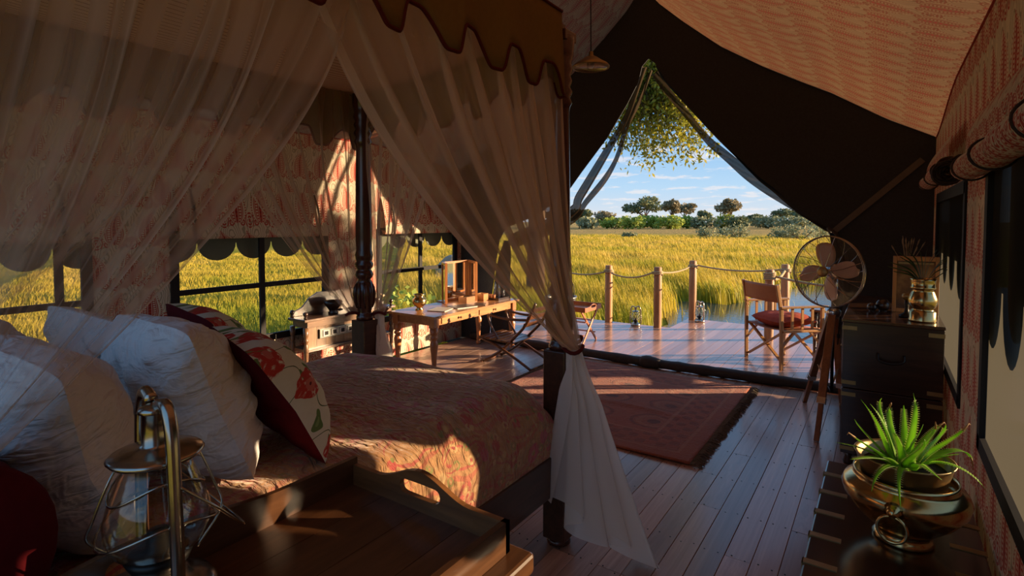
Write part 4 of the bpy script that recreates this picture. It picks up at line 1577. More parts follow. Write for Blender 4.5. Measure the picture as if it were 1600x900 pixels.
for lab, x, y, s in (('longer open wooden box in front of the mirror on the desk', -3.99, 4.93, (.12, .20, .07)), ('smaller upright wooden box to the far side of the longer one on the desk', -3.93, 5.13, (.10, .09, .085))):
    t = thing('wooden_box', lab, 'box', (x, y, DZ))
    b = MB()
    sx, sy, sz = s
    th = .008
    b.span((x - sx / 2, y - sy / 2, DZ), (x + sx / 2, y + sy / 2, DZ + th))
    for q in (-1, 1):
        b.span((x + q * (sx / 2 - th) - (th if q < 0 else 0), y - sy / 2, DZ + th), (x + q * (sx / 2 - th) + (th if q > 0 else 0), y + sy / 2, DZ + sz))
        b.span((x - sx / 2 + th, y + q * (sy / 2 - th) - (th if q < 0 else 0), DZ + th), (x + sx / 2 - th, y + q * (sy / 2 - th) + (th if q > 0 else 0), DZ + sz))
    b.build('box_body', 'desk_wood', t)
    MB().span((x - sx / 2 + th, y - sy / 2 + th, DZ + th), (x + sx / 2 - th, y + sy / 2 - th, DZ + sz * .8)).build('cards', 'paper', t)
t = thing('drinks_tray', 'dark little tray holding glasses at the far end of the desk', 'tray', (-3.88, 5.33, DZ))
MB().span((-3.98, 5.22, DZ), (-3.76, 5.44, DZ + .008)).build('tray_base', 'dark_wood', t)
MB().span((-3.98, 5.22, DZ + .008), (-3.97, 5.44, DZ + .025)).span((-3.77, 5.22, DZ + .008), (-3.76, 5.44, DZ + .025)).span((-3.97, 5.22, DZ + .008), (-3.77, 5.23, DZ + .025)).span((-3.97, 5.43, DZ + .008), (-3.77, 5.44, DZ + .025)).build('tray_rim', 'dark_wood', t)
for lab, x, y, h in (('tall clear carafe standing on the drinks tray', -3.90, 5.38, .19), ('clear water glass nearest the desk edge on the drinks tray', -3.82, 5.37, .15)):
    g = MB().lathe([(0, 0), (.036, 0), (.04, .01), (.042, h * .6), (.03 if h > .16 else .042, h * .8), (.032 if h > .16 else .044, h), (.029 if h > .16 else .042, h), (.026 if h > .16 else .04, h * .8), (.039, h * .6), (.036, .012), (0, .01)], (x, y, DZ + .008), 20)
    tag(g.build('glass', 'glass', smooth=True, base=(x, y, DZ + .008)), lab, 'glass')
for lab, x, y in (('brown cup on the near corner of the drinks tray', -3.87, 5.27), ('brown cup behind its twin on the drinks tray', -3.93, 5.29)):
    tag(MB().lathe([(0, 0), (.02, 0), (.026, .05), (.023, .05), (.018, .006), (0, .006)], (x, y, DZ + .008), 14).build('cup', 'leather', smooth=True, base=(x, y, DZ + .008)), lab, 'cup')

# folding campaign chair at the desk, facing the left wall
t = thing('folding_chair', 'dark folding wooden chair with curved crossed legs at the writing desk', 'chair', (-3.3, 4.9, 0))
for y in (4.70, 5.10):
    MB().tube(path([(-2.98, y, 0.012), (-3.20, y, 0.12), (-3.42, y, 0.215), (-3.62, y, 0.27)], 5), [0.015] * 16, 8).build('leg', 'chair_wood', t, smooth=True)
    yy = y + (.03 if y < 4.9 else -.03)
    MB().tube(path([(-3.62, yy, 0.012), (-3.40, yy, 0.14), (-3.22, yy, 0.30), (-3.06, yy, 0.47), (-2.94, yy, 0.70)], 5), [0.016] * 21, 8).build('leg', 'chair_wood', t, smooth=True)
    MB().tube(path([(-3.02, yy, 0.52), (-3.3, yy - .0, 0.505), (-3.55, yy, 0.53)], 5), 0.014, 8).build('armrest', 'chair_wood', t, smooth=True)
    MB().tube(path([(-3.55, yy, 0.52), (-3.50, yy, 0.40), (-3.40, yy, 0.26)], 4), 0.011, 8).build('arm_support', 'chair_wood', t, smooth=True)
for k in range(6):
    x = -3.60 + .075 * k
    MB().box((x, 4.9, 0.285 - .004 * k), (.066, .44, .016), Matrix.Rotation(math.radians(3), 3, 'Y')).build('seat_slat', 'chair_wood', t, bevel=.003)
for x, z in ((-3.62, .016), (-2.98, .016)):
    MB().bar((x, 4.70, z), (x, 5.10, z), .022, .022).build('stretcher', 'chair_wood', t)
for k in range(3):
    z = .46 + .08 * k
    x = -3.075 + .045 * k
    MB().box((x, 4.9, z), (.012, .38, .05), Matrix.Rotation(math.radians(24), 3, 'Y')).build('back_slat', 'chair_wood', t, bevel=.003)

# ------------------------------------------------------------------ long dresser on the right and its things
BX0, BX1, BY0, BY1, BZ = -0.205, 0.300, 4.0, 5.30, 0.935
t = thing('dresser', 'long dark campaign dresser with brass corners along the right wall', 'dresser', ((BX0 + BX1) / 2, (BY0 + BY1) / 2, 0))
MB().span((BX0, BY0, .08), (BX1, BY1, .495)).build('lower_chest', 'dark_wood', t, bevel=.004)
MB().span((BX0, BY0, .50), (BX1, BY1, .915)).build('upper_chest', 'dark_wood', t, bevel=.004)
MB().span((BX0 - .006, BY0 - .006, .915), (BX1 + .004, BY1 + .006, BZ)).build('top', 'dresser_top', t, bevel=.004)
for lx in (BX0 + .04, BX1 - .04):
    for ly in (BY0 + .05, BY1 - .05):
        MB().lathe([(.024, 0), (.03, .02), (.02, .05), (.034, .08)], (lx, ly, 0), 12).build('foot', 'dark_wood', t, smooth=True)
for z in (.115, .46, .535, .88):
    for sx in (0, 1):
        xa = BX0 - .002 if sx == 0 else BX1 - .075
        MB().span((xa, BY0 - .003, z - .012), (xa + .077, BY0 + .001, z + .012)).build('brass_corner', 'old_brass', t)
    MB().span((BX0 - .003, BY0 - .002, z - .012), (BX0 + .001, BY0 + .08, z + .012)).build('brass_corner', 'old_brass', t)
for z in (.30, .72):
    h = MB().tube(path([(-.02, BY0 - .008, z + .02), (-.015, BY0 - .03, z - .015), (.045, BY0 - .034, z - .03), (.105, BY0 - .03, z - .015), (.11, BY0 - .008, z + .02)], 5), .008, 8).build('handle', 'dark_metal', t, smooth=True)
for k in range(2):
    for z in (.105, .52):
        d = MB().span((BX0 - .008, BY0 + .05 + .6 * k, z), (BX0 + .002, BY0 + .63 + .6 * k, z + .365)).build('drawer_front', 'dark_wood', t, bevel=.003)
        MB().lathe([(.012, 0), (.012, .004), (.006, .01), (.012, .018), (0, .022)], (BX0 - .008, BY0 + .34 + .6 * k, z + .18), 10, Matrix.Rotation(-PI / 2, 3, 'Y')).build('knob', 'old_brass', d, smooth=True)

t = thing('framed_picture', 'brown framed print standing on the dresser behind the brass vase', 'picture', (.175, 4.52, BZ))
f = MB()
fx0, fx1, fz0, fz1, fy = .05, .30, BZ, 1.312, 4.50
for a, b in (((fx0, fz0), (fx0 + .022, fz1)), ((fx1 - .022, fz0), (fx1, fz1)), ((fx0 + .022, fz1 - .03), (fx1 - .022, fz1)), ((fx0 + .022, fz0), (fx1 - .022, fz0 + .025))):
    f.span((a[0], fy, a[1]), (b[0], fy + .05, b[1]))
f.build('frame', 'teak', t, bevel=.003)
MB().span((fx0 + .02, fy + .02, fz0 + .02), (fx1 - .02, fy + .03, fz1 - .025)).build('print', 'picture', t)
MB().span((fx0 + .03, fy + .012, fz1 - .052), (fx1 - .03, fy + .02, fz1 - .04)).build('mount_strip', 'old_brass', t)

vx, vy = .200, 4.16
t = thing('brass_vase', 'tall brass vase of dark palm leaves at the front corner of the dresser', 'vase', (vx, vy, BZ))
MB().lathe([(0, 0), (.070, 0), (.072, .01), (.068, .02), (.068, .06), (.060, .068), (.052, .075), (.062, .085), (.074, .11), (.072, .14), (.058, .18), (.050, .195), (.06, .20), (.066, .207), (.060, .214), (.062, .25), (.067, .262), (.062, .262), (.055, .25), (.045, .20), (0, .19)], (vx, vy, BZ), 30).build('vase_body', 'brass', t, smooth=True)
pr_ = random.Random(8)
for k in range(15):
    a = -0.2 + 3.5 * k / 14 + pr_.uniform(-.1, .1)
    L = pr_.uniform(.13, .22)
    up = .05 + .12 * math.sin(max(0, a))
    dx, dy = math.cos(a), pr_.uniform(-.5, .3)
    P = path([(vx, vy, BZ + .22), (vx + dx * L * .4, vy + dy * L * .3, BZ + .27 + up * .6), (min(.31, vx + dx * L), vy + dy * L * .6, BZ + .28 + up)], 5)
    m = MB()
    m.grid(lambda u, v: P[int(round(u * 10))] + Vector((0.3, 1, .5)).normalized() * (v - .5) * .018 * math.sin(.15 + u * 2.9) + Vector((0, 0, -.004 * abs(v - .5) * 2)), 10, 2)
    m.build('leaf', 'palm', t, smooth=True)
t = thing('dry_grass_vase', 'dark slim vase with dry grass stalks rising behind the framed picture', 'vase', (.13, 4.72, BZ))
MB().lathe([(0, 0), (.04, 0), (.055, .08), (.05, .16), (.025, .22), (.03, .25), (.02, .25), (.018, .2), (0, .19)], (.13, 4.72, BZ), 18).build('vase_body', 'dark_metal', t, smooth=True)
for k in range(13):
    a = pr_.uniform(0, 2 * PI)
    e = Vector((.13 + math.cos(a) * pr_.uniform(.02, .12), 4.72 + math.sin(a) * .08, BZ + pr_.uniform(.42, .52)))
    s = Vector((.13, 4.72, BZ + .2))
    MB().tube([s, s.lerp(e, .5) + Vector((0, 0, .03)), e], [.002, .002, .001], 4).tube([s.lerp(e, .8) + Vector((0, 0, .012)), s.lerp(e, .9) + Vector((0, 0, .006)), e], [.002, .005, .001], 5).build('stalk', 'straw', t)
for lab, x, y, r, m in (('larger dark polished ball on the dresser', .0, 4.47, .042, 'dark_wood'), ('smaller dark polished ball on the dresser', -.062, 4.44, .029, 'dark_wood')):
    b = MB()
    b.lathe([(r * math.sin(PI * q / 14), -r * math.cos(PI * q / 14)) for q in range(15)], (x, y, BZ + r), 22)
    b.lathe([(0, 0), (r * .5, 0), (r * .55, .006), (r * .3, .008)], (x, y, BZ), 16)
    tag(b.build('ball', m, smooth=True, base=(x, y, BZ)), lab, 'ornament')
t = thing('candlestick', 'dark short candlestick with a small copper cup beside the brass vase', 'candlestick', (.125, 4.28, BZ))
MB().lathe([(0, 0), (.04, 0), (.042, .012), (.014, .03), (.01, .06), (.014, .085), (.01, .11)], (.125, 4.28, BZ), 16).build('stem', 'dark_metal', t, smooth=True)
MB().lathe([(.008, .108), (.02, .115), (.028, .135), (.025, .148), (.022, .148), (.022, .135), (0, .125)], (.125, 4.28, BZ), 16).build('cup', 'old_brass', t, smooth=True)

# ------------------------------------------------------------------ chest with the aloe
KX0, KX1, KY0, KY1, KZ = -.195, .300, 1.45, 2.86, .45
t = thing('trunk', 'low dark trunk with brass straps in the right corner under the aloe pot', 'chest', ((KX0 + KX1) / 2, (KY0 + KY1) / 2, 0))
MB().span((KX0, KY0, .04), (KX1, KY1, .36)).build('body', 'dark_wood', t, bevel=.005)
MB().span((KX0, KY0, .363), (KX1, KY1, KZ)).build('lid', 'dresser_top', t, bevel=.006)
for lx in (KX0 + .05, KX1 - .05):
    for ly in (KY0 + .05, KY1 - .05):
        MB().box((lx, ly, .02), (.06, .06, .04)).build('foot', 'dark_wood', t)
for k in range(7):
    y = 2.70 - .185 * k
    MB().span((KX0 - .003, y - .014, KZ - .002), (KX0 + .095, y + .014, KZ + .003)).span((KX0 - .004, y - .014, .37), (KX0 + .0, y + .014, KZ + .003)).build('brass_strap', 'old_brass', t)
    MB().span((KX1 - .095, y - .014, KZ - .002), (KX1 + .003, y + .014, KZ + .003)).build('brass_strap', 'old_brass', t)
    MB().span((KX0 - .004, y - .012, .10), (KX0, y + .012, .33)).build('brass_strap', 'old_brass', t)

ax_, ay_ = .075, 2.29
t = thing('aloe_pot', 'wide round brass pot with a ring handle planted with a spiky green aloe', 'potted plant', (ax_, ay_, KZ))
MB().lathe([(0, 0), (.085, 0), (.09, .008), (.082, .02), (.075, .03), (.10, .055), (.145, .095), (.178, .14), (.186, .17), (.178, .192), (.155, .205), (.148, .212), (.152, .22), (.15, .232), (.146, .232), (.145, .215), (.15, .2), (.12, .19), (0, .19)], (ax_, ay_, KZ), 44).build('pot_body', 'brass', t, smooth=True)
MB().lathe([(.118, .19), (.128, .24), (.140, .285), (.146, .292), (.142, .294), (.134, .285), (.122, .25)], (ax_ - .005, ay_, KZ), 40).build('inner_pot', 'old_brass', t, smooth=True)
MB().lathe([(.123, .255), (.06, .265), (0, .262)], (ax_, ay_, KZ), 24).build('soil', 'soil', t, smooth=True)
for ang in (-100, 80):
    q = math.radians(ang)
    d = Vector((math.cos(q), math.sin(q), 0))
    s = Vector((-d.y, d.x, 0))
    c = Vector((ax_, ay_, KZ)) + d * .180
    h = MB().lathe([(.0, .03), (.012, .028), (.018, .018), (.02, .008), (.03, .0), (.0, -.004)], c + Vector((0, 0, .165)), 14, Matrix((s, Vector((0, 0, 1)), d)).transposed()).build('handle_boss', 'brass', t, smooth=True)
    MB().tube([c + d * .022 + s * .040 * math.cos(2 * PI * k / 24) + Vector((0, 0, .115 + .042 * math.sin(2 * PI * k / 24))) - d * .0 for k in range(24)], .0055, 8, closed=True).build('ring_handle', 'brass', t, smooth=True)

TIPS = [(0.094, 2.338, 0.951), (-0.055, 2.175, 0.945), (-0.084, 2.09, 0.852), (-0.073, 2.219, 0.86), (0.032, 2.352, 0.90), (0.185, 2.335, 0.859), (0.252, 2.40, 0.858), (0.192, 2.48, 0.824), (0.283, 2.236, 0.699), (0.271, 2.45, 0.70), (0.057, 1.96, 0.70), (-0.016, 1.98, 0.72), (-0.076, 2.02, 0.79), (0.147, 2.191, 0.905), (0.004, 2.395, 0.901), (0.039, 2.085, 0.88), (0.114, 2.077, 0.88), (-0.122, 2.115, 0.802), (0.212, 2.23, 0.802), (0.01, 1.98, 0.83), (0.07, 2.42, 0.88), (-0.03, 2.30, 0.90), (0.12, 2.26, 0.87), (0.16, 2.09, 0.76)]
ra = random.Random(21)
for k, tip in enumerate(TIPS):
    tip = Vector(tip)
    base = Vector((ax_ + (tip.x - ax_) * .18, ay_ + (tip.y - ay_) * .18, KZ + .255))
    v = tip - base
    hor = Vector((v.x, v.y, 0))
    c1 = base + hor * ra.uniform(.15, .35) + Vector((ra.uniform(-.03, .03), ra.uniform(-.03, .03), max(.06, v.z * ra.uniform(.3, .5))))
    c2 = base + hor * ra.uniform(.6, .8) + Vector((ra.uniform(-.04, .04), ra.uniform(-.03, .03), max(.08 if v.z < .1 else 0, v.z * ra.uniform(.6, .85))))
    P = [bez([base, c1, c2, tip], i / 14) for i in range(15)]
    m, teeth = MB(), MB()
    w0 = ra.uniform(.013, .021)
    rows = []
    for i, p in enumerate(P):
        tg = (P[min(14, i + 1)] - P[max(0, i - 1)]).normalized()
        sd = tg.cross(Vector((0, 0, 1)))
        if sd.length < .1: sd = Vector((hor.y, -hor.x, 0))
        sd.normalize()
        up = sd.cross(tg).normalized()
        u = i / 14
        w = w0 * (1 - u) ** .9 + .0008
        th = w * .42
        rows.append((p, sd, up, w))
        for a, b in ((-1, .35), (-.5, -.05), (0, -.12), (.5, -.05), (1, .35), (.55, -.75), (0, -1.0), (-.55, -.75)):
            m.v.append(p + sd * (a * w) + up * (b * th))
    for i in range(14):
        for j in range(8):
            m.f.append((i * 8 + j, i * 8 + (j + 1) % 8, (i + 1) * 8 + (j + 1) % 8, (i + 1) * 8 + j))
    m.f.append(tuple(14 * 8 + j for j in range(8)))
    lo = m.build('leaf', 'aloe', t, smooth=True)
    if k in (4, 6, 7, 13, 2, 9):
        q = MB().tube([P[11] * .0 + P[12], P[13], P[14], P[14] + (P[14] - P[13]) * .5 + Vector((0, 0, -.012))], [.0035, .003, .002, .001], 6)
        q.build('dry_tip', 'aloe_tip', lo, smooth=True)
    for i in range(26):
        u = .08 + .82 * i / 26
        f = u * 14
        a, b = rows[int(f)], rows[min(14, int(f) + 1)]
        g = f - int(f)
        p, w = a[0].lerp(b[0], g), a[3] * (1 - g) + b[3] * g
        for s in (1, -1):
            e = p + a[1] * (s * w) + a[2] * (w * .14)
            tg = (b[0] - a[0]).normalized()
            teeth.add([e - tg * .0022, e + tg * .0022, e + a[1] * (s * .0075) + tg * .002], [(0, 1, 2), (2, 1, 0)])
    teeth.build('teeth', 'aloe_tooth', lo)['kind'] = 'stuff'

# ------------------------------------------------------------------ tripod fan
FX, FY = -.312, 4.80
t = thing('tripod_fan', 'tall metal fan with round guard on a wooden tripod by the doorway', 'fan', (FX, FY, 0))
TOP = Vector((FX, FY, .865))
for (lx, ly) in ((-.365, 4.32), (-.535, 5.20), (-.245, 5.02)):
    B = Vector((lx, ly, 0))
    d = (B - TOP)
    a = TOP + Vector((d.x, d.y, 0)).normalized() * .03 + Vector((0, 0, -.02))
    kn = a.lerp(B, .70)
    l = MB().bar(a, kn, .052, .03, (d.x, d.y, .1)).build('leg', 'fan_wood', t, bevel=.003)
    MB().bar(a.lerp(B, .66), B + Vector((0, 0, .004)), .034, .022, (d.x, d.y, .1)).build('leg_extension', 'fan_wood', l, bevel=.003)
    MB().bar(a.lerp(B, .67), a.lerp(B, .72), .057, .036, (d.x, d.y, .1)).build('leg_clamp', 'steel', l, bevel=.002)
    mid = a.lerp(B, .52)
    MB().tube([mid, Vector((FX - .01, FY + .03, .255))], .006, 6).tube([mid + Vector((.0, .012, -.014)), Vector((FX - .01, FY + .035, .24))], .004, 6).build('spreader', 'steel', l)
MB().lathe([(.02, .80), (.05, .83), (.055, .86), (.045, .885), (.02, .89)], (FX, FY, 0), 20).build('tripod_head', 'steel', t, smooth=True)
MB().lathe([(.012, .24), (.012, .80)], (FX, FY, 0), 10).build('centre_rod', 'dark_metal', t, smooth=True)
MB().lathe([(.016, .88), (.016, .96), (.03, .965), (.03, 1.13), (.02, 1.14)], (FX, FY, 0), 16).build('pole', 'steel', t, smooth=True)
AX = Vector((-.451, -.892, .03)).normalized()
AS = Vector((0, 0, 1)).cross(AX).normalized()
AU = AX.cross(AS)
AR = Matrix((AS, AU, AX)).transposed()
HC = Vector((FX, FY, 1.165))
MB().lathe([(0, -.10), (.045, -.095), (.062, -.06), (.062, .02), (.05, .04), (.02, .045), (.02, .075)], HC, 22, AR).build('motor_housing', 'steel', t, smooth=True)
CC = HC + AX * .085
RG = .268


def on(r, a, d): return CC + AS * (r * math.cos(a)) + AU * (r * math.sin(a)) + AX * d


g = MB()
for r, d, th in ((RG, 0, .0042), (RG - .002, .016, .003), (RG - .002, -.016, .003)):
    g.tube([on(r, 2 * PI * k / 48, d) for k in range(48)], th, 8, closed=True)
guard = g.build('guard_rim', 'tin', t, smooth=True)
for s in (1, -1):
    g = MB()
    for k in range(12):
        a = 2 * PI * k / 12 + .1 * s
        g.tube([on(.045, a, s * .062), on(.15, a + .10, s * .058), on(.225, a + .18, s * .040), on(RG - .003, a + .22, s * .012)], .0024, 5)
    g.build('guard_wires', 'tin', guard)
    g = MB()
    g.grid(lambda u, v: on(.045 + (RG - .045) * u, 2 * PI * v, s * (.060 - .046 * u ** 3)), 10, 48)
    g.build('guard_mesh', 'fan_mesh', guard, smooth=True)
MB().lathe([(0, .078), (.03, .077), (.040, .07), (.040, .058), (.034, .056)], CC, 24, AR).build('hub_cap', 'old_brass', t, smooth=True)
copper = plain('copper fan blade', (0.74, 0.50, 0.39), 0.5, 0.35, var=0.1)
for k in range(4):
    a0 = PI / 2 * k + .12
    m = MB()

    def bl(u, v):
        r = .035 + .185 * u
        w = (.020 + .042 * math.sin(min(1, u * 1.05) * PI * .82) ** .8) * (1 if u < .9 else math.sqrt(max(0.02, 1 - ((u - .9) / .1) ** 2)))
        q = (v - .5) * 2
        rad = AS * math.cos(a0) + AU * math.sin(a0)
        tan = -AS * math.sin(a0) + AU * math.cos(a0)
        return CC + rad * r + tan * (w * q + .012 * u) + AX * (.022 * q - .006 * q * q)
    m.grid(bl, 14, 6)
    m.build('blade', copper, t, smooth=True, thick=.002)
MB().tube(path([tuple(HC + Vector((.03, .03, -.03))), (FX + .06, FY + .02, 1.0), (FX + .045, FY + .01, .82), (FX + .03, FY + .05, .6)], 5), .005, 6).build('power_cord', 'black', t, smooth=True)
MB().lathe([(.012, 0), (.012, .03), (0, .032)], (FX + .038, FY - .0, .66), 10).build('tension_knob', 'dark_metal', t, smooth=True)

# ------------------------------------------------------------------ pendant lamp under the ridge
lx, ly, lz = -2.02, 4.10, 2.80
t = thing('pendant_lamp', 'dark metal pendant lamp with a glass dish hanging near the tent ridge', 'lamp', (lx, ly, lz))
MB().tube([(lx, ly, lz + .13), (lx - .01, ly, roof_z(lx, ly) + .004)], .0045, 6).build('cord', 'black', t)
MB().lathe([(.018, .13), (.02, .10), (.05, .085), (.10, .05), (.135, .03), (.152, .012), (.15, 0), (.146, .006), (.13, .022), (.09, .042), (0, .07)], (lx, ly, lz), 32).build('shade', 'old_brass', t, smooth=True)
MB().lathe([(.146, .004), (.12, -.012), (.06, -.022), (0, -.025)], (lx, ly, lz), 32).build('glass_dish', 'glass', t, smooth=True)
MB().lathe([(0, .06), (.03, .05), (.032, .02), (.02, 0), (0, -.005)], (lx, ly, lz), 14).build('bulb', 'white_metal', t, smooth=True)

# ------------------------------------------------------------------ on the deck
t = thing('director_chair', 'wooden director chair with leather back and terracotta cushion on the deck', 'chair', (-.90, 6.58, 0), math.radians(-44))
L = dict(local=True)
hw, hd = .29, .24
for sx in (-1, 1):
    x = sx * hw
    MB().bar((x, -hd, 0), (x, -hd - .01, .64), .034, .028).build('leg', 'teak', t, bevel=.003, **L)
    MB().bar((x * .97, -hd - .005, .60), (x * .97, -hd - .06, .89), .034, .026).build('back_post', 'teak', t, bevel=.003, **L)
    MB().bar((x, hd, 0), (x, hd, .64), .034, .028).build('leg', 'teak', t, bevel=.003, **L)
    MB().bar((x, -hd - .03, .652), (x, hd + .05, .652), .055, .022).build('armrest', 'teak_x', t, bevel=.004, **L)
    MB().bar((x, -hd, .40), (x, hd, .40), .05, .024).build('side_rail', 'teak_x', t, bevel=.003, **L)
    for k in range(3):
        y = -hd + (k + 1) * 2 * hd / 4
        MB().bar((x, y, .42), (x, y, .642), .026, .014).build('arm_slat', 'teak', t, **L)
    for q in (-1, 1):
        MB().bar((x, q * hd, .24), (x, q * hd * .4, .385), .03, .018).build('corner_brace', 'teak', t, **L)
for y in (-hd + .02, hd - .02):
    MB().bar((-hw + .01, y, .05), (hw - .01, y, .39), .03, .018).build('crossed_leg', 'teak', t, **L)
    MB().bar((hw - .01, y + .02, .05), (-hw + .01, y + .02, .39), .03, .018).build('crossed_leg', 'teak', t, **L)
m = MB()
m.grid(lambda u, v: (-hw + 2 * hw * u, -hd - .028 - .03 * v - .035 * math.sin(u * PI), .70 + .185 * v), 14, 6)
m.build('back_sling', 'leather', t, smooth=True, thick=.006, **L)
m = MB()
m.grid(lambda u, v: (-hw + .02 + (2 * hw - .04) * u, -hd + 2 * hd * v, .415 - .02 * math.sin(u * PI)), 12, 6)
m.build('seat_sling', 'leather', t, smooth=True, thick=.006, **L)
cu = cushion_mesh(.53, .50, .17, 0, 9, .006, 18).build('seat_cushion', 'seat_cloth', smooth=True)
tag(cu, 'terracotta tufted cushion on the seat of the director chair', 'cushion')
cu.location = (-.90 + .0, 6.58, .482)
cu.rotation_euler = (PI / 2, 0, math.radians(-44))

c2 = copy_tree(bpy.data.objects['director_chair'])
c2.location = (.05, 6.44, 0)
tag(c2, 'second wooden director chair mostly hidden behind the dresser and the dark gable', 'chair')

t = thing('folding_table', 'small reddish folding tray table with crossed legs at the left of the deck', 'table', (-3.30, 6.26, 0))
x0, x1, y0, y1, z = -3.56, -3.03, 6.03, 6.50, .415
for k in range(4):
    a = y0 + (y1 - y0) * k / 4
    MB().span((x0, a + .001, z), (x1, a + (y1 - y0) / 4 - .001, z + .014)).build('tray_board', 'red_teak', t)
for a, b in (((x0, y0), (x1, y0 + .014)), ((x0, y1 - .014), (x1, y1)), ((x0, y0 + .014), (x0 + .014, y1 - .014))):
    MB().span((a[0], a[1], z + .01), (b[0], b[1], z + .062)).build('tray_rim', 'red_teak', t, bevel=.003)
board_with_slot(y1 - y0 - .028, .045, .075, (x1 - .014, y0 + .014, z + .01), (0, 1, 0), None, .014).build('tray_rim', 'red_teak', t)
for x in (x0 + .05, x1 - .045):
    MB().bar((x, y0 + .02, 0.006), (x, y1 - .03, z), .028, .016, (1, 0, 0)).build('leg', 'red_teak', t, bevel=.002)
    MB().bar((x - .02, y1 - .02, 0.006), (x - .02, y0 + .03, z), .028, .016, (1, 0, 0)).build('leg', 'red_teak', t, bevel=.002)
for y, zz in ((6.10, .11), (6.42, .11), (6.16, .27), (6.36, .27)):
    MB().bar((x0 + .04, y, zz), (x1 - .05, y, zz), .024, .014).build('stretcher', 'red_teak', t)

t = thing('wire_basket', 'grey flat basket with a tall wire handle on the deck behind the folding table', 'basket', (-3.86, 6.9, 0))
MB().lathe([(.17, 0), (.2, .02), (.21, .40), (.23, .44), (.235, .46), (.22, .46), (.2, .43), (.19, .06), (0, .05)], (-3.86, 6.9, 0), 26).build('basket_body', 'grey_metal', t, smooth=True)
MB().tube(path([(-4.08, 6.9, .45), (-4.05, 6.9, .66), (-3.86, 6.9, .76), (-3.67, 6.9, .66), (-3.64, 6.9, .45)], 8), .007, 6).build('wire_handle', 'dark_metal', t, smooth=True)

t = thing('side_table', 'dark small table with turned legs on the deck beyond the fan', 'table', (-.40, 6.95, 0))
MB().span((-.66, 6.72, .56), (-.14, 7.2, .585)).build('top', 'chair_wood', t, bevel=.004)
for lx_ in (-.61, -.19):
    for ly_ in (6.77, 7.15):
        MB().lathe(turned(.56, .026), (lx_, ly_, 0), 14).build('leg', 'dark_wood', t, smooth=True)
MB().bar((-.61, 6.77, .16), (-.19, 6.77, .16), .02, .02).bar((-.61, 7.15, .16), (-.19, 7.15, .16), .02, .02).build('stretcher', 'dark_wood', t)

POSTS = [(-3.47, 7.70, .87, 'short deck post to the left, nearest the folding table'), (-2.71, 7.72, .88, 'deck post standing in front of the step in the deck, beside a lantern'), (-2.46, 8.60, .93, 'tall deck post at the far left corner of the jutting deck'),
         (-1.22, 7.70, .92, 'deck post with rope wound round its top behind the director chair'), (-1.16, 8.60, .93, 'deck post at the far right corner of the jutting deck'), (-4.35, 7.70, .86, 'deck post at the left end, mostly behind the bed net'), (.50, 7.70, .90, 'deck post to the right, hidden behind the dark gable')]
for x, y, h, lab in POSTS:
    t = thing('rail_post', lab, 'post', (x, y, 0), 0, 'posts of the rope railing')
    MB().lathe([(.056, 0), (.058, h * .5), (.055, h - .012), (.046, h), (0, h + .002)], (x, y, 0), 16).build('shaft', 'post_wood', t, smooth=True, auto=True)
    wraps = 4 if x == -1.22 else 2
    zz = h - .09
    pts = [(x + .066 * math.cos(2 * PI * q / 12), y + .066 * math.sin(2 * PI * q / 12), zz - .012 * wraps + .024 * q / 12) for q in range(12 * wraps + 1)]
    MB().tube(pts, .0125, 6).build('rope_wrap', 'rope', t, smooth=True)


def rope(label, a, b, d, r=.0125, n=16):
    o = MB().tube(sag(a, b, d, n), r, 7).build('rail_rope', 'rope', smooth=True, base=a)
    tag(o, label, 'rope', 'ropes of the deck railing')


rope('rope sagging between the two leftmost deck posts', (-4.30, 7.65, .77), (-3.52, 7.65, .77), .06)
rope('long rope sagging toward the deck post beside the lantern', (-3.41, 7.65, .76), (-2.77, 7.66, .80), .07)
rope('short rope running back to the tall post on the jutting deck', (-2.69, 7.78, .80), (-2.48, 8.54, .84), .04)
rope('level rope along the far edge of the jutting deck', (-2.39, 8.60, .86), (-1.23, 8.60, .85), .05)
rope('thick pale rope between the wound post and the far right post', (-1.22, 7.77, .83), (-1.16, 8.53, .84), .07, .019)
rope('rope running right from the wound post behind the fan', (-1.15, 7.70, .83), (.43, 7.70, .81), .08, .016)
sl = copy_tree(lan)
sl.location, sl.scale, sl.rotation_euler = (-3.02, 7.66, 0), (.78, .78, .78), (0, 0, .4)
tag(sl, 'small lantern on the deck edge to the left of the nearer post', 'lantern')
sl = copy_tree(lan)
sl.location, sl.scale, sl.rotation_euler = (-2.32, 8.50, 0), (.86, .86, .86), (0, 0, -.5)
tag(sl, 'small lantern on the jutting deck beside the tall post', 'lantern')
sl = copy_tree(lan)
sl.location, sl.scale, sl.rotation_euler = (-4.12, 7.55, 0), (.78, .78, .78), (0, 0, 1.1)
tag(sl, 'small lantern at the left deck end behind the wire basket', 'lantern')

# ------------------------------------------------------------------ marsh, water, trees
GZ = -0.55
rg = np.random.default_rng(5)
g = MB()
RR = [0, 4, 8, 12, 18, 26, 40, 60, 90, 140, 220, 400, 900]
for r in RR[1:]:
    for k in range(48):
        q = 2 * PI * k / 48
        bz = 0.0 if r < 5 else 0.04 * math.sin(q * 7 + r) + 0.05 * math.sin(r * 1.7 + q * 3)
        g.v.append(Vector((r * math.cos(q), r * math.sin(q) + 3, GZ + bz * min(1, r / 30))))
for i in range(len(RR) - 2):
    for k in range(48):
        g.f.append((i * 48 + k, i * 48 + (k + 1) % 48, (i + 1) * 48 + (k + 1) % 48, (i + 1) * 48 + k))
g.f.append(tuple(range(48)))
struct(g.build('ground', 'ground', smooth=True))

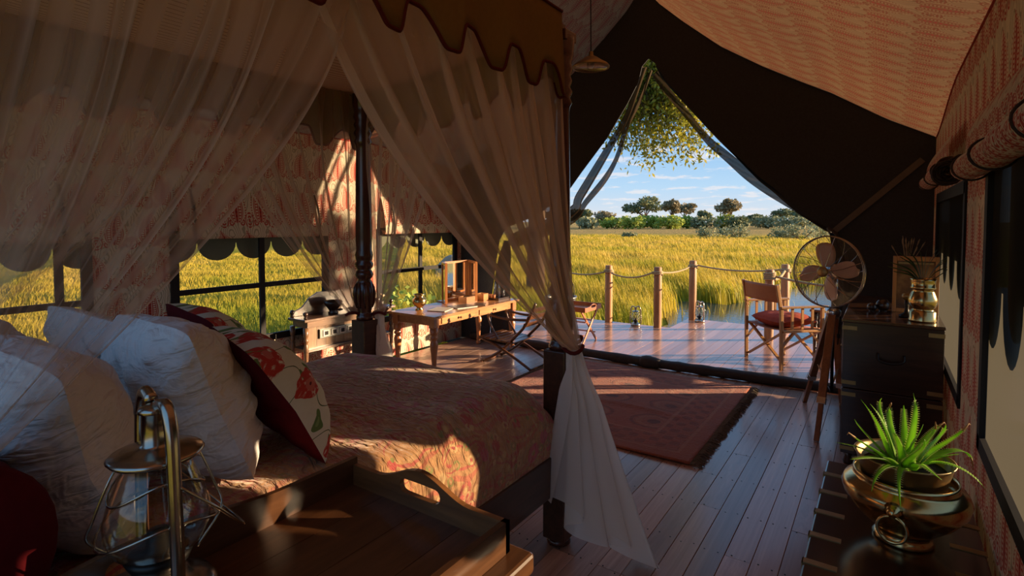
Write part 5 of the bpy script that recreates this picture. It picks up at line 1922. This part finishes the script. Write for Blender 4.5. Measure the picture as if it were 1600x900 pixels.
WPOLY = [(-4.4, 8.9), (-3.75, 9.6), (-3.5, 10.6), (-3.9, 11.6), (-4.15, 12.6), (-4.5, 13.6), (-3.9, 14.2), (-3.1, 13.9), (-2.9, 15.2), (-2.6, 17.6), (-1.9, 19.5), (0.5, 22.0), (4, 22.5), (7, 18), (7, 10), (5, 7.0), (2, 6.2), (-1, 6.0), (-3.5, 6.4), (-4.6, 7.6)]
m = MB()
m.v = [Vector((x, y, GZ + .045)) for x, y in WPOLY]
m.f = [tuple(range(len(WPOLY)))]
struct(m.build('water', 'water'))
def in_poly(x, y, poly):
    inside = np.zeros(len(x), bool)
    j = len(poly) - 1
    for i in range(len(poly)):
        xi, yi = poly[i][:2]
        xj, yj = poly[j][:2]
        c = ((yi > y) != (yj > y)) & (x < (xj - xi) * (y - yi) / (yj - yi + 1e-9) + xi)
        inside ^= c
        j = i
    return inside


def blades(name, label, x, y, h, w, lean, z=GZ):
    """grass as bent two-piece blades, one mesh"""
    n = len(x)
    a = rg.uniform(0, 2 * PI, n)
    la = rg.uniform(-.6, .9, n) + 2.6
    dx, dy = np.cos(a) * w, np.sin(a) * w
    lx_, ly_ = np.cos(la) * h * lean, np.sin(la) * h * lean
    V = np.zeros((n, 5, 3), np.float32)
    V[:, 0] = np.stack([x - dx, y - dy, np.full(n, z)], 1)
    V[:, 1] = np.stack([x + dx, y + dy, np.full(n, z)], 1)
    V[:, 2] = np.stack([x + dx * .7 + lx_ * .3, y + dy * .7 + ly_ * .3, z + h * .6], 1)
    V[:, 3] = np.stack([x - dx * .7 + lx_ * .3, y - dy * .7 + ly_ * .3, z + h * .6], 1)
    V[:, 4] = np.stack([x + lx_, y + ly_, z + h], 1)
    base = (np.arange(n) * 5)[:, None]
    loops = np.concatenate([base + np.array([[0, 1, 2, 3]]), base + np.array([[3, 2, 4]])], 1).astype(np.int32).ravel()
    starts = np.stack([np.arange(n) * 7, np.arange(n) * 7 + 4], 1).ravel().astype(np.int32)
    me = bpy.data.meshes.new(name)
    me.vertices.add(n * 5)
    me.vertices.foreach_set('co', V.ravel())
    me.loops.add(n * 7)
    me.loops.foreach_set('vertex_index', loops)
    me.polygons.add(n * 2)
    me.polygons.foreach_set('loop_start', starts)
    me.materials.append(MAT['grass'])
    me.update(calc_edges=True)
    o = bpy.data.objects.new(name, me)
    SC.collection.objects.link(o)
    tag(o, label, 'grass', None, 'stuff')


N = 230000
r = 8.0 * (70 / 8.0) ** rg.uniform(0, 1, N) ** 0.85
an = np.radians(rg.uniform(-46, 4, N))
x, y = r * np.sin(an), r * np.cos(an)
clump = np.sin(x * 1.3 + 2 * np.sin(y * .7)) * np.sin(y * 1.1 + np.sin(x * .6)) + np.sin(x * 3.1) * np.sin(y * 2.7) * .5
jx, jy = .16 * np.sin(x * 5 + y * 3) + .07 * rg.normal(0, 1, N), .16 * np.sin(y * 4 - x * 6) + .07 * rg.normal(0, 1, N)
keep = ~in_poly(x + jx, y + jy, WPOLY) & ~((y < 8.0) & (x > -6.4)) & ~((y < 9.0) & (x > -2.8)) & (rg.uniform(-1.6, 1.2, N) < clump)
x, y, r, clump = x[keep], y[keep], r[keep], clump[keep]
h = (.35 + .24 * rg.uniform(0, 1, len(x)) + .14 * clump) * np.where(r > 30, .8, 1.0)
blades('marsh_grass', 'tall golden green marsh grass stretching beyond the deck', x, y, h, np.maximum(.0042, .00072 * r), .30)
N = 110000
x = -5.2 - 28 * rg.uniform(0, 1, N) ** 1.6
y = rg.uniform(-3, 12, N) + (-(x + 5) * .45)
cl_ = np.sin(x * 1.1 + np.sin(y)) * np.sin(y * 1.3 + np.sin(x * .8))
h = .06 + .12 * rg.uniform(0, 1, len(x)) + .14 * np.maximum(0, cl_)
blades('meadow_grass', 'shorter green grass seen through the left windows', x, y, h, np.maximum(.0035, .0007 * np.abs(x)), .6)
# thin sprigs standing in the water
N = 700
x = rg.uniform(-4.2, 1.5, N)
y = rg.uniform(9.2, 18, N)
keep = in_poly(x, y, WPOLY) & ((np.sin(x * 2.3) * np.sin(y * 1.9)) > .35)
blades('water_grass', 'thin grass sprigs standing in the marsh water', x[keep], y[keep], rg.uniform(.08, .3, keep.sum()), np.full(keep.sum(), .008), .3)


def leaf_cloud(m, c, rad, n, size, rn, flat=1.0):
    """n small leaf quads scattered through an ellipsoid, thicker toward its shell"""
    for _ in range(n):
        while True:
            p = Vector((rn.uniform(-1, 1), rn.uniform(-1, 1), rn.uniform(-1, 1)))
            if .25 < p.length < 1: break
        p = Vector((c[0] + p.x * rad[0], c[1] + p.y * rad[1], c[2] + p.z * rad[2]))
        a = Vector((rn.gauss(0, 1), rn.gauss(0, 1), rn.gauss(0, .7))).normalized()
        b = a.cross(Vector((rn.gauss(0, 1), rn.gauss(0, 1), rn.gauss(0, 1)))).normalized()
        s = size * rn.uniform(.6, 1.3)
        k = len(m.v)
        m.v += [p - a * s, p + b * s * flat * .5, p + a * s, p - b * s * flat * .5]
        m.f.append((k, k + 1, k + 2, k + 3))


def tree(label, x, y, h, w, mat, seed, trunk=.35, n=1300, name='marsh_tree'):
    rn = random.Random(seed)
    t = thing(name, label, 'tree', (x, y, GZ), 0, 'trees on the far side of the marsh')
    tr = MB()
    th = h * trunk
    tr.tube([(x, y, GZ), (x + .02 * h, y, GZ + th * .6), (x + .01 * h, y, GZ + th * 1.3)], [.028 * h, .022 * h, .015 * h], 7)
    m = MB()
    blobs = 9
    for k in range(blobs):
        a = rn.uniform(0, 2 * PI)
        q = rn.uniform(.1, .75)
        cx, cy = x + math.cos(a) * w * .5 * q, y + math.sin(a) * w * .5 * q
        cz = GZ + th + (h - th) * rn.uniform(.35, .82) * (1 - .25 * q)
        tr.tube([(x + .01 * h, y, GZ + th * .9), ((x + cx) / 2, (y + cy) / 2, (GZ + th + cz) / 2), (cx, cy, cz)], [.012 * h, .009 * h, .004 * h], 5)
        s = rn.uniform(.20, .30)
        leaf_cloud(m, (cx, cy, cz), (w * s, w * s, (h - th) * s * .75), n // blobs, .42, rn, 1.4)
    tr.build('trunk', 'bark', t, smooth=True)
    m.build('foliage', mat, t)


def bush(label, x, y, h, w, mat, seed, n=700, leafs=.40, group='bushes at the marsh edge', name='bush'):
    rn = random.Random(seed)
    t = thing(name, label, 'bush', (x, y, GZ), 0, group)
    s = MB()
    m = MB()
    for k in range(6):
        cx, cy = x + rn.uniform(-.5, .5) * w * .7, y + rn.uniform(-.3, .3) * w * .5
        s.tube([(x, y, GZ), (cx, cy, GZ + h * .5)], [.03 * h, .012 * h], 5)
        hh = h * rn.uniform(.75, 1)
        leaf_cloud(m, (cx, cy, GZ + hh * .52), (w * .26, w * .26, hh * .5), n // 6, leafs, rn, 1.4)
    s.build('stem', 'bark', t)
    m.build('foliage', mat, t)


def far(px, dist):
    """point at a distance along a bearing given as a slope to the right of the view axis"""
    s = (px - 800) / 853
    d = Vector((math.cos(YAW) * s - math.sin(YAW), math.sin(YAW) * s + math.cos(YAW), 0))
    return d.x * dist, d.y * dist


for k, (px, d, h, w, mt, trk, lab) in enumerate([
        (905, 150, 5.2, 7.5, 'crown_dark', .15, 'low dark tree at the left end of the far treeline'), (945, 155, 4.8, 8.0, 'crown_brown', .15, 'brownish low tree left of the broad shady tree'),
        (1007, 150, 9.2, 10.5, 'crown_dark', .33, 'broad shady tree, the tallest on the far treeline'), (1050, 155, 7.6, 4.6, 'crown_brown', .40, 'slim brownish tree just right of the broad shady tree'),
        (1069, 150, 8.2, 6.6, 'crown_brown', .36, 'rounded brownish tree in the middle of the treeline'), (1097, 155, 4.6, 5.0, 'crown_dark', .25, 'small dark tree between the two brown crowned trees'),
        (1141, 150, 8.0, 6.4, 'crown_brown', .40, 'tall brown crowned tree standing alone right of the middle'), (1180, 160, 4.0, 8.0, 'crown_dark', .15, 'low dark tree right of the lone brown tree'),
        (1222, 155, 5.6, 7.0, 'crown_dark', .2, 'dark rounded tree near the right door flap'), (1255, 150, 5.4, 8.0, 'crown_dark', .15, 'dark tree at the right end partly behind the door flap'),
        (1285, 150, 5.0, 9.0, 'crown_dark', .15, 'dark tree hidden mostly by the tied door flap'), (870, 150, 5.0, 9.0, 'crown_dark', .15, 'dark tree behind the bed net at the far left of the treeline')]):
    X, Y = far(px, d + (0, 22, 11)[k % 3])
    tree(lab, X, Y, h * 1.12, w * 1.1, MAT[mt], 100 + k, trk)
for k, (px, d, h, w, mt, lab) in enumerate([
        (925, 142, 2.6, 8, 'crown_grey', 'grey green bush at the left of the treeline'), (960, 140, 3.0, 9, 'crown_light', 'bright green bush below the brownish low tree'), (988, 140, 2.8, 7, 'crown_light', 'bright green bush left of the broad tree trunk'),
        (1020, 141, 3.2, 8, 'crown_light', 'bright green bush right of the broad tree trunk'), (1048, 140, 2.9, 8, 'crown_light', 'bright green bush under the slim brownish tree'), (1075, 140, 3.0, 8, 'crown_light', 'bright green bush under the rounded brownish tree'),
        (1105, 145, 2.6, 8, 'crown_grey', 'grey green bush below the small dark tree'), (1129, 140, 3.4, 6, 'crown_light', 'bright yellow green bush left of the lone brown tree'), (1160, 142, 2.8, 10, 'crown_dark', 'dark bush right of the lone brown tree'),
        (1200, 142, 2.9, 12, 'crown_grey', 'grey green bush below the dark rounded tree'), (1240, 140, 2.8, 12, 'crown_grey', 'grey green bush toward the right door flap'), (1275, 140, 2.8, 12, 'crown_dark', 'dark bush beside the right door flap')]):
    X, Y = far(px, d + (k % 2) * 9)
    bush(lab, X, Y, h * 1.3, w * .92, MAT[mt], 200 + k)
for k, (px, d, h, w, lab) in enumerate([(985, 62, .9, 1.6, 'small grey tussock alone in the golden marsh'), (1106, 64, 1.5, 2.6, 'grey tussock left of the large spiky one in the marsh'), (1128, 75, 1.3, 2.2, 'smaller grey tussock behind its neighbour in the marsh'), (1155, 60, 2.0, 4.2, 'large spiky grey tussock in the middle marsh'),
                                        (1222, 58, 1.5, 2.8, 'grey tussock left of the fan in the marsh'), (1252, 56, 2.0, 3.6, 'wide grey tussock just left of the fan guard'), (1285, 58, 2.0, 4.0, 'grey tussock seen over the fan guard')]):
    X, Y = far(px, d)
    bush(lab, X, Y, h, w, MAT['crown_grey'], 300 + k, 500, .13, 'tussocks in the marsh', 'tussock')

# pale anthill and leafy bush outside the left windows
t = MB()
t.lathe([(.75, 0), (.62, .25), (.5, .5), (.36, .72), (.24, .88), (.1, .94), (0, .95)], (-12.2, 14.2, GZ), 18)
for v in t.v:
    v.x += .09 * math.sin(v.z * 7 + v.y * 3)
    v.y += .08 * math.sin(v.z * 8 + v.x * 2)
tag(t.build('anthill', 'stone', smooth=True, base=(-12.2, 14.2, GZ)), 'pale earthen anthill outside the window behind the desk mirror', 'anthill')
bush('leafy bright bush outside the window behind the brass pot', -7.2, 7.1, 1.0, 1.4, MAT['crown_light'], 77, 260, .07, 'bushes outside the tent windows')
# branch hanging over the deck
rn = random.Random(31)
t = thing('overhanging_tree', 'leafy tree whose yellow green branch hangs over the doorway from outside', 'tree', (-7.6, 12.2, GZ))
tr = MB()
tr.tube(path([(-7.6, 12.2, GZ), (-7.4, 12.0, 2.2), (-6.7, 11.2, 4.6), (-5.6, 10.2, 6.0)], 6), [.26 - .008 * k for k in range(19)], 10)
tr.tube(path([(-6.7, 11.2, 4.6), (-5.4, 10.0, 5.2), (-4.2, 9.3, 4.9), (-3.3, 9.0, 4.1), (-2.95, 8.9, 3.5)], 6), [.12 - .0045 * k for k in range(25)], 8)
tr.build('trunk', 'bark', t, smooth=True)
# a smaller tree to the right of the deck, out of sight behind the gable: the dappled shade on rug and desk comes from trees on that side
rs = random.Random(44)
t2 = thing('overhanging_tree', 'leafy tree standing to the right of the deck behind the dark gable', 'tree', (4.7, 9.9, GZ))
ts, ls = MB(), MB()
ts.tube(path([(4.7, 9.9, GZ), (4.6, 9.8, 1.2), (4.3, 9.5, 2.6), (4.1, 9.3, 3.4)], 6), [.16 - .005 * k for k in range(19)], 8)
for c, q in (((4.6, 9.8, 3.1), .6), ((5.2, 10.2, 3.3), .65), ((4.2, 9.4, 3.2), .5)):
    ts.tube([(4.45, 9.65, 1.7), c], [.06, .02], 5)
    leaf_cloud(ls, c, (q, q, q * .9), 330, .09, rs, 1.0)
ts.build('trunk', 'bark', t2, smooth=True)
ls.build('foliage', 'over_leaf', t2)['kind'] = 'stuff'
tw, lm = MB(), MB()
starts = [(-4.6, 9.5, 5.0), (-4.2, 9.3, 4.9), (-3.8, 9.15, 4.6), (-3.3, 9.0, 4.1), (-3.0, 8.9, 3.6), (-4.9, 9.7, 5.1)]
for k in range(330):
    a = Vector(rn.choice(starts)) + Vector((rn.uniform(-.3, .3), rn.uniform(-.3, .3), rn.uniform(-.1, .2)))
    # the lower outline of the hanging foliage, lower toward the left middle
    ex = rn.uniform(-4.1, -2.3)
    ez = rn.uniform(2.55, 4.4) if ex > -3.7 else rn.uniform(2.9, 4.3)
    if ex > -2.6: ez = max(ez, 2.75)
    e = Vector((ex, 9.0 + rn.uniform(-.5, .5), ez))
    P = path([a, a.lerp(e, .5) + Vector((0, 0, .25)), e], 5)
    tw.tube(P, [.008 - .0006 * i for i in range(len(P))], 3)
    for i in range(2, len(P)):
        for _ in range(7):
            c = P[i] + Vector((rn.gauss(0, .07), rn.gauss(0, .07), rn.gauss(-.03, .07)))
            d = Vector((rn.gauss(0, .6), rn.gauss(0, .6), -.6 + rn.gauss(0, .5))).normalized()
            s = d.cross(Vector((rn.gauss(0, 1), rn.gauss(0, 1), rn.gauss(0, 1)))).normalized()
            l, w_ = rn.uniform(.07, .11), rn.uniform(.015, .024)
            k0 = len(lm.v)
            lm.v += [c, c + d * l * .45 + s * w_, c + d * l, c + d * l * .45 - s * w_]
            lm.f.append((k0, k0 + 1, k0 + 2, k0 + 3))
tw.build('twigs', 'bark', t)
lo = lm.build('foliage', 'over_leaf', t)
lo['kind'] = 'stuff'
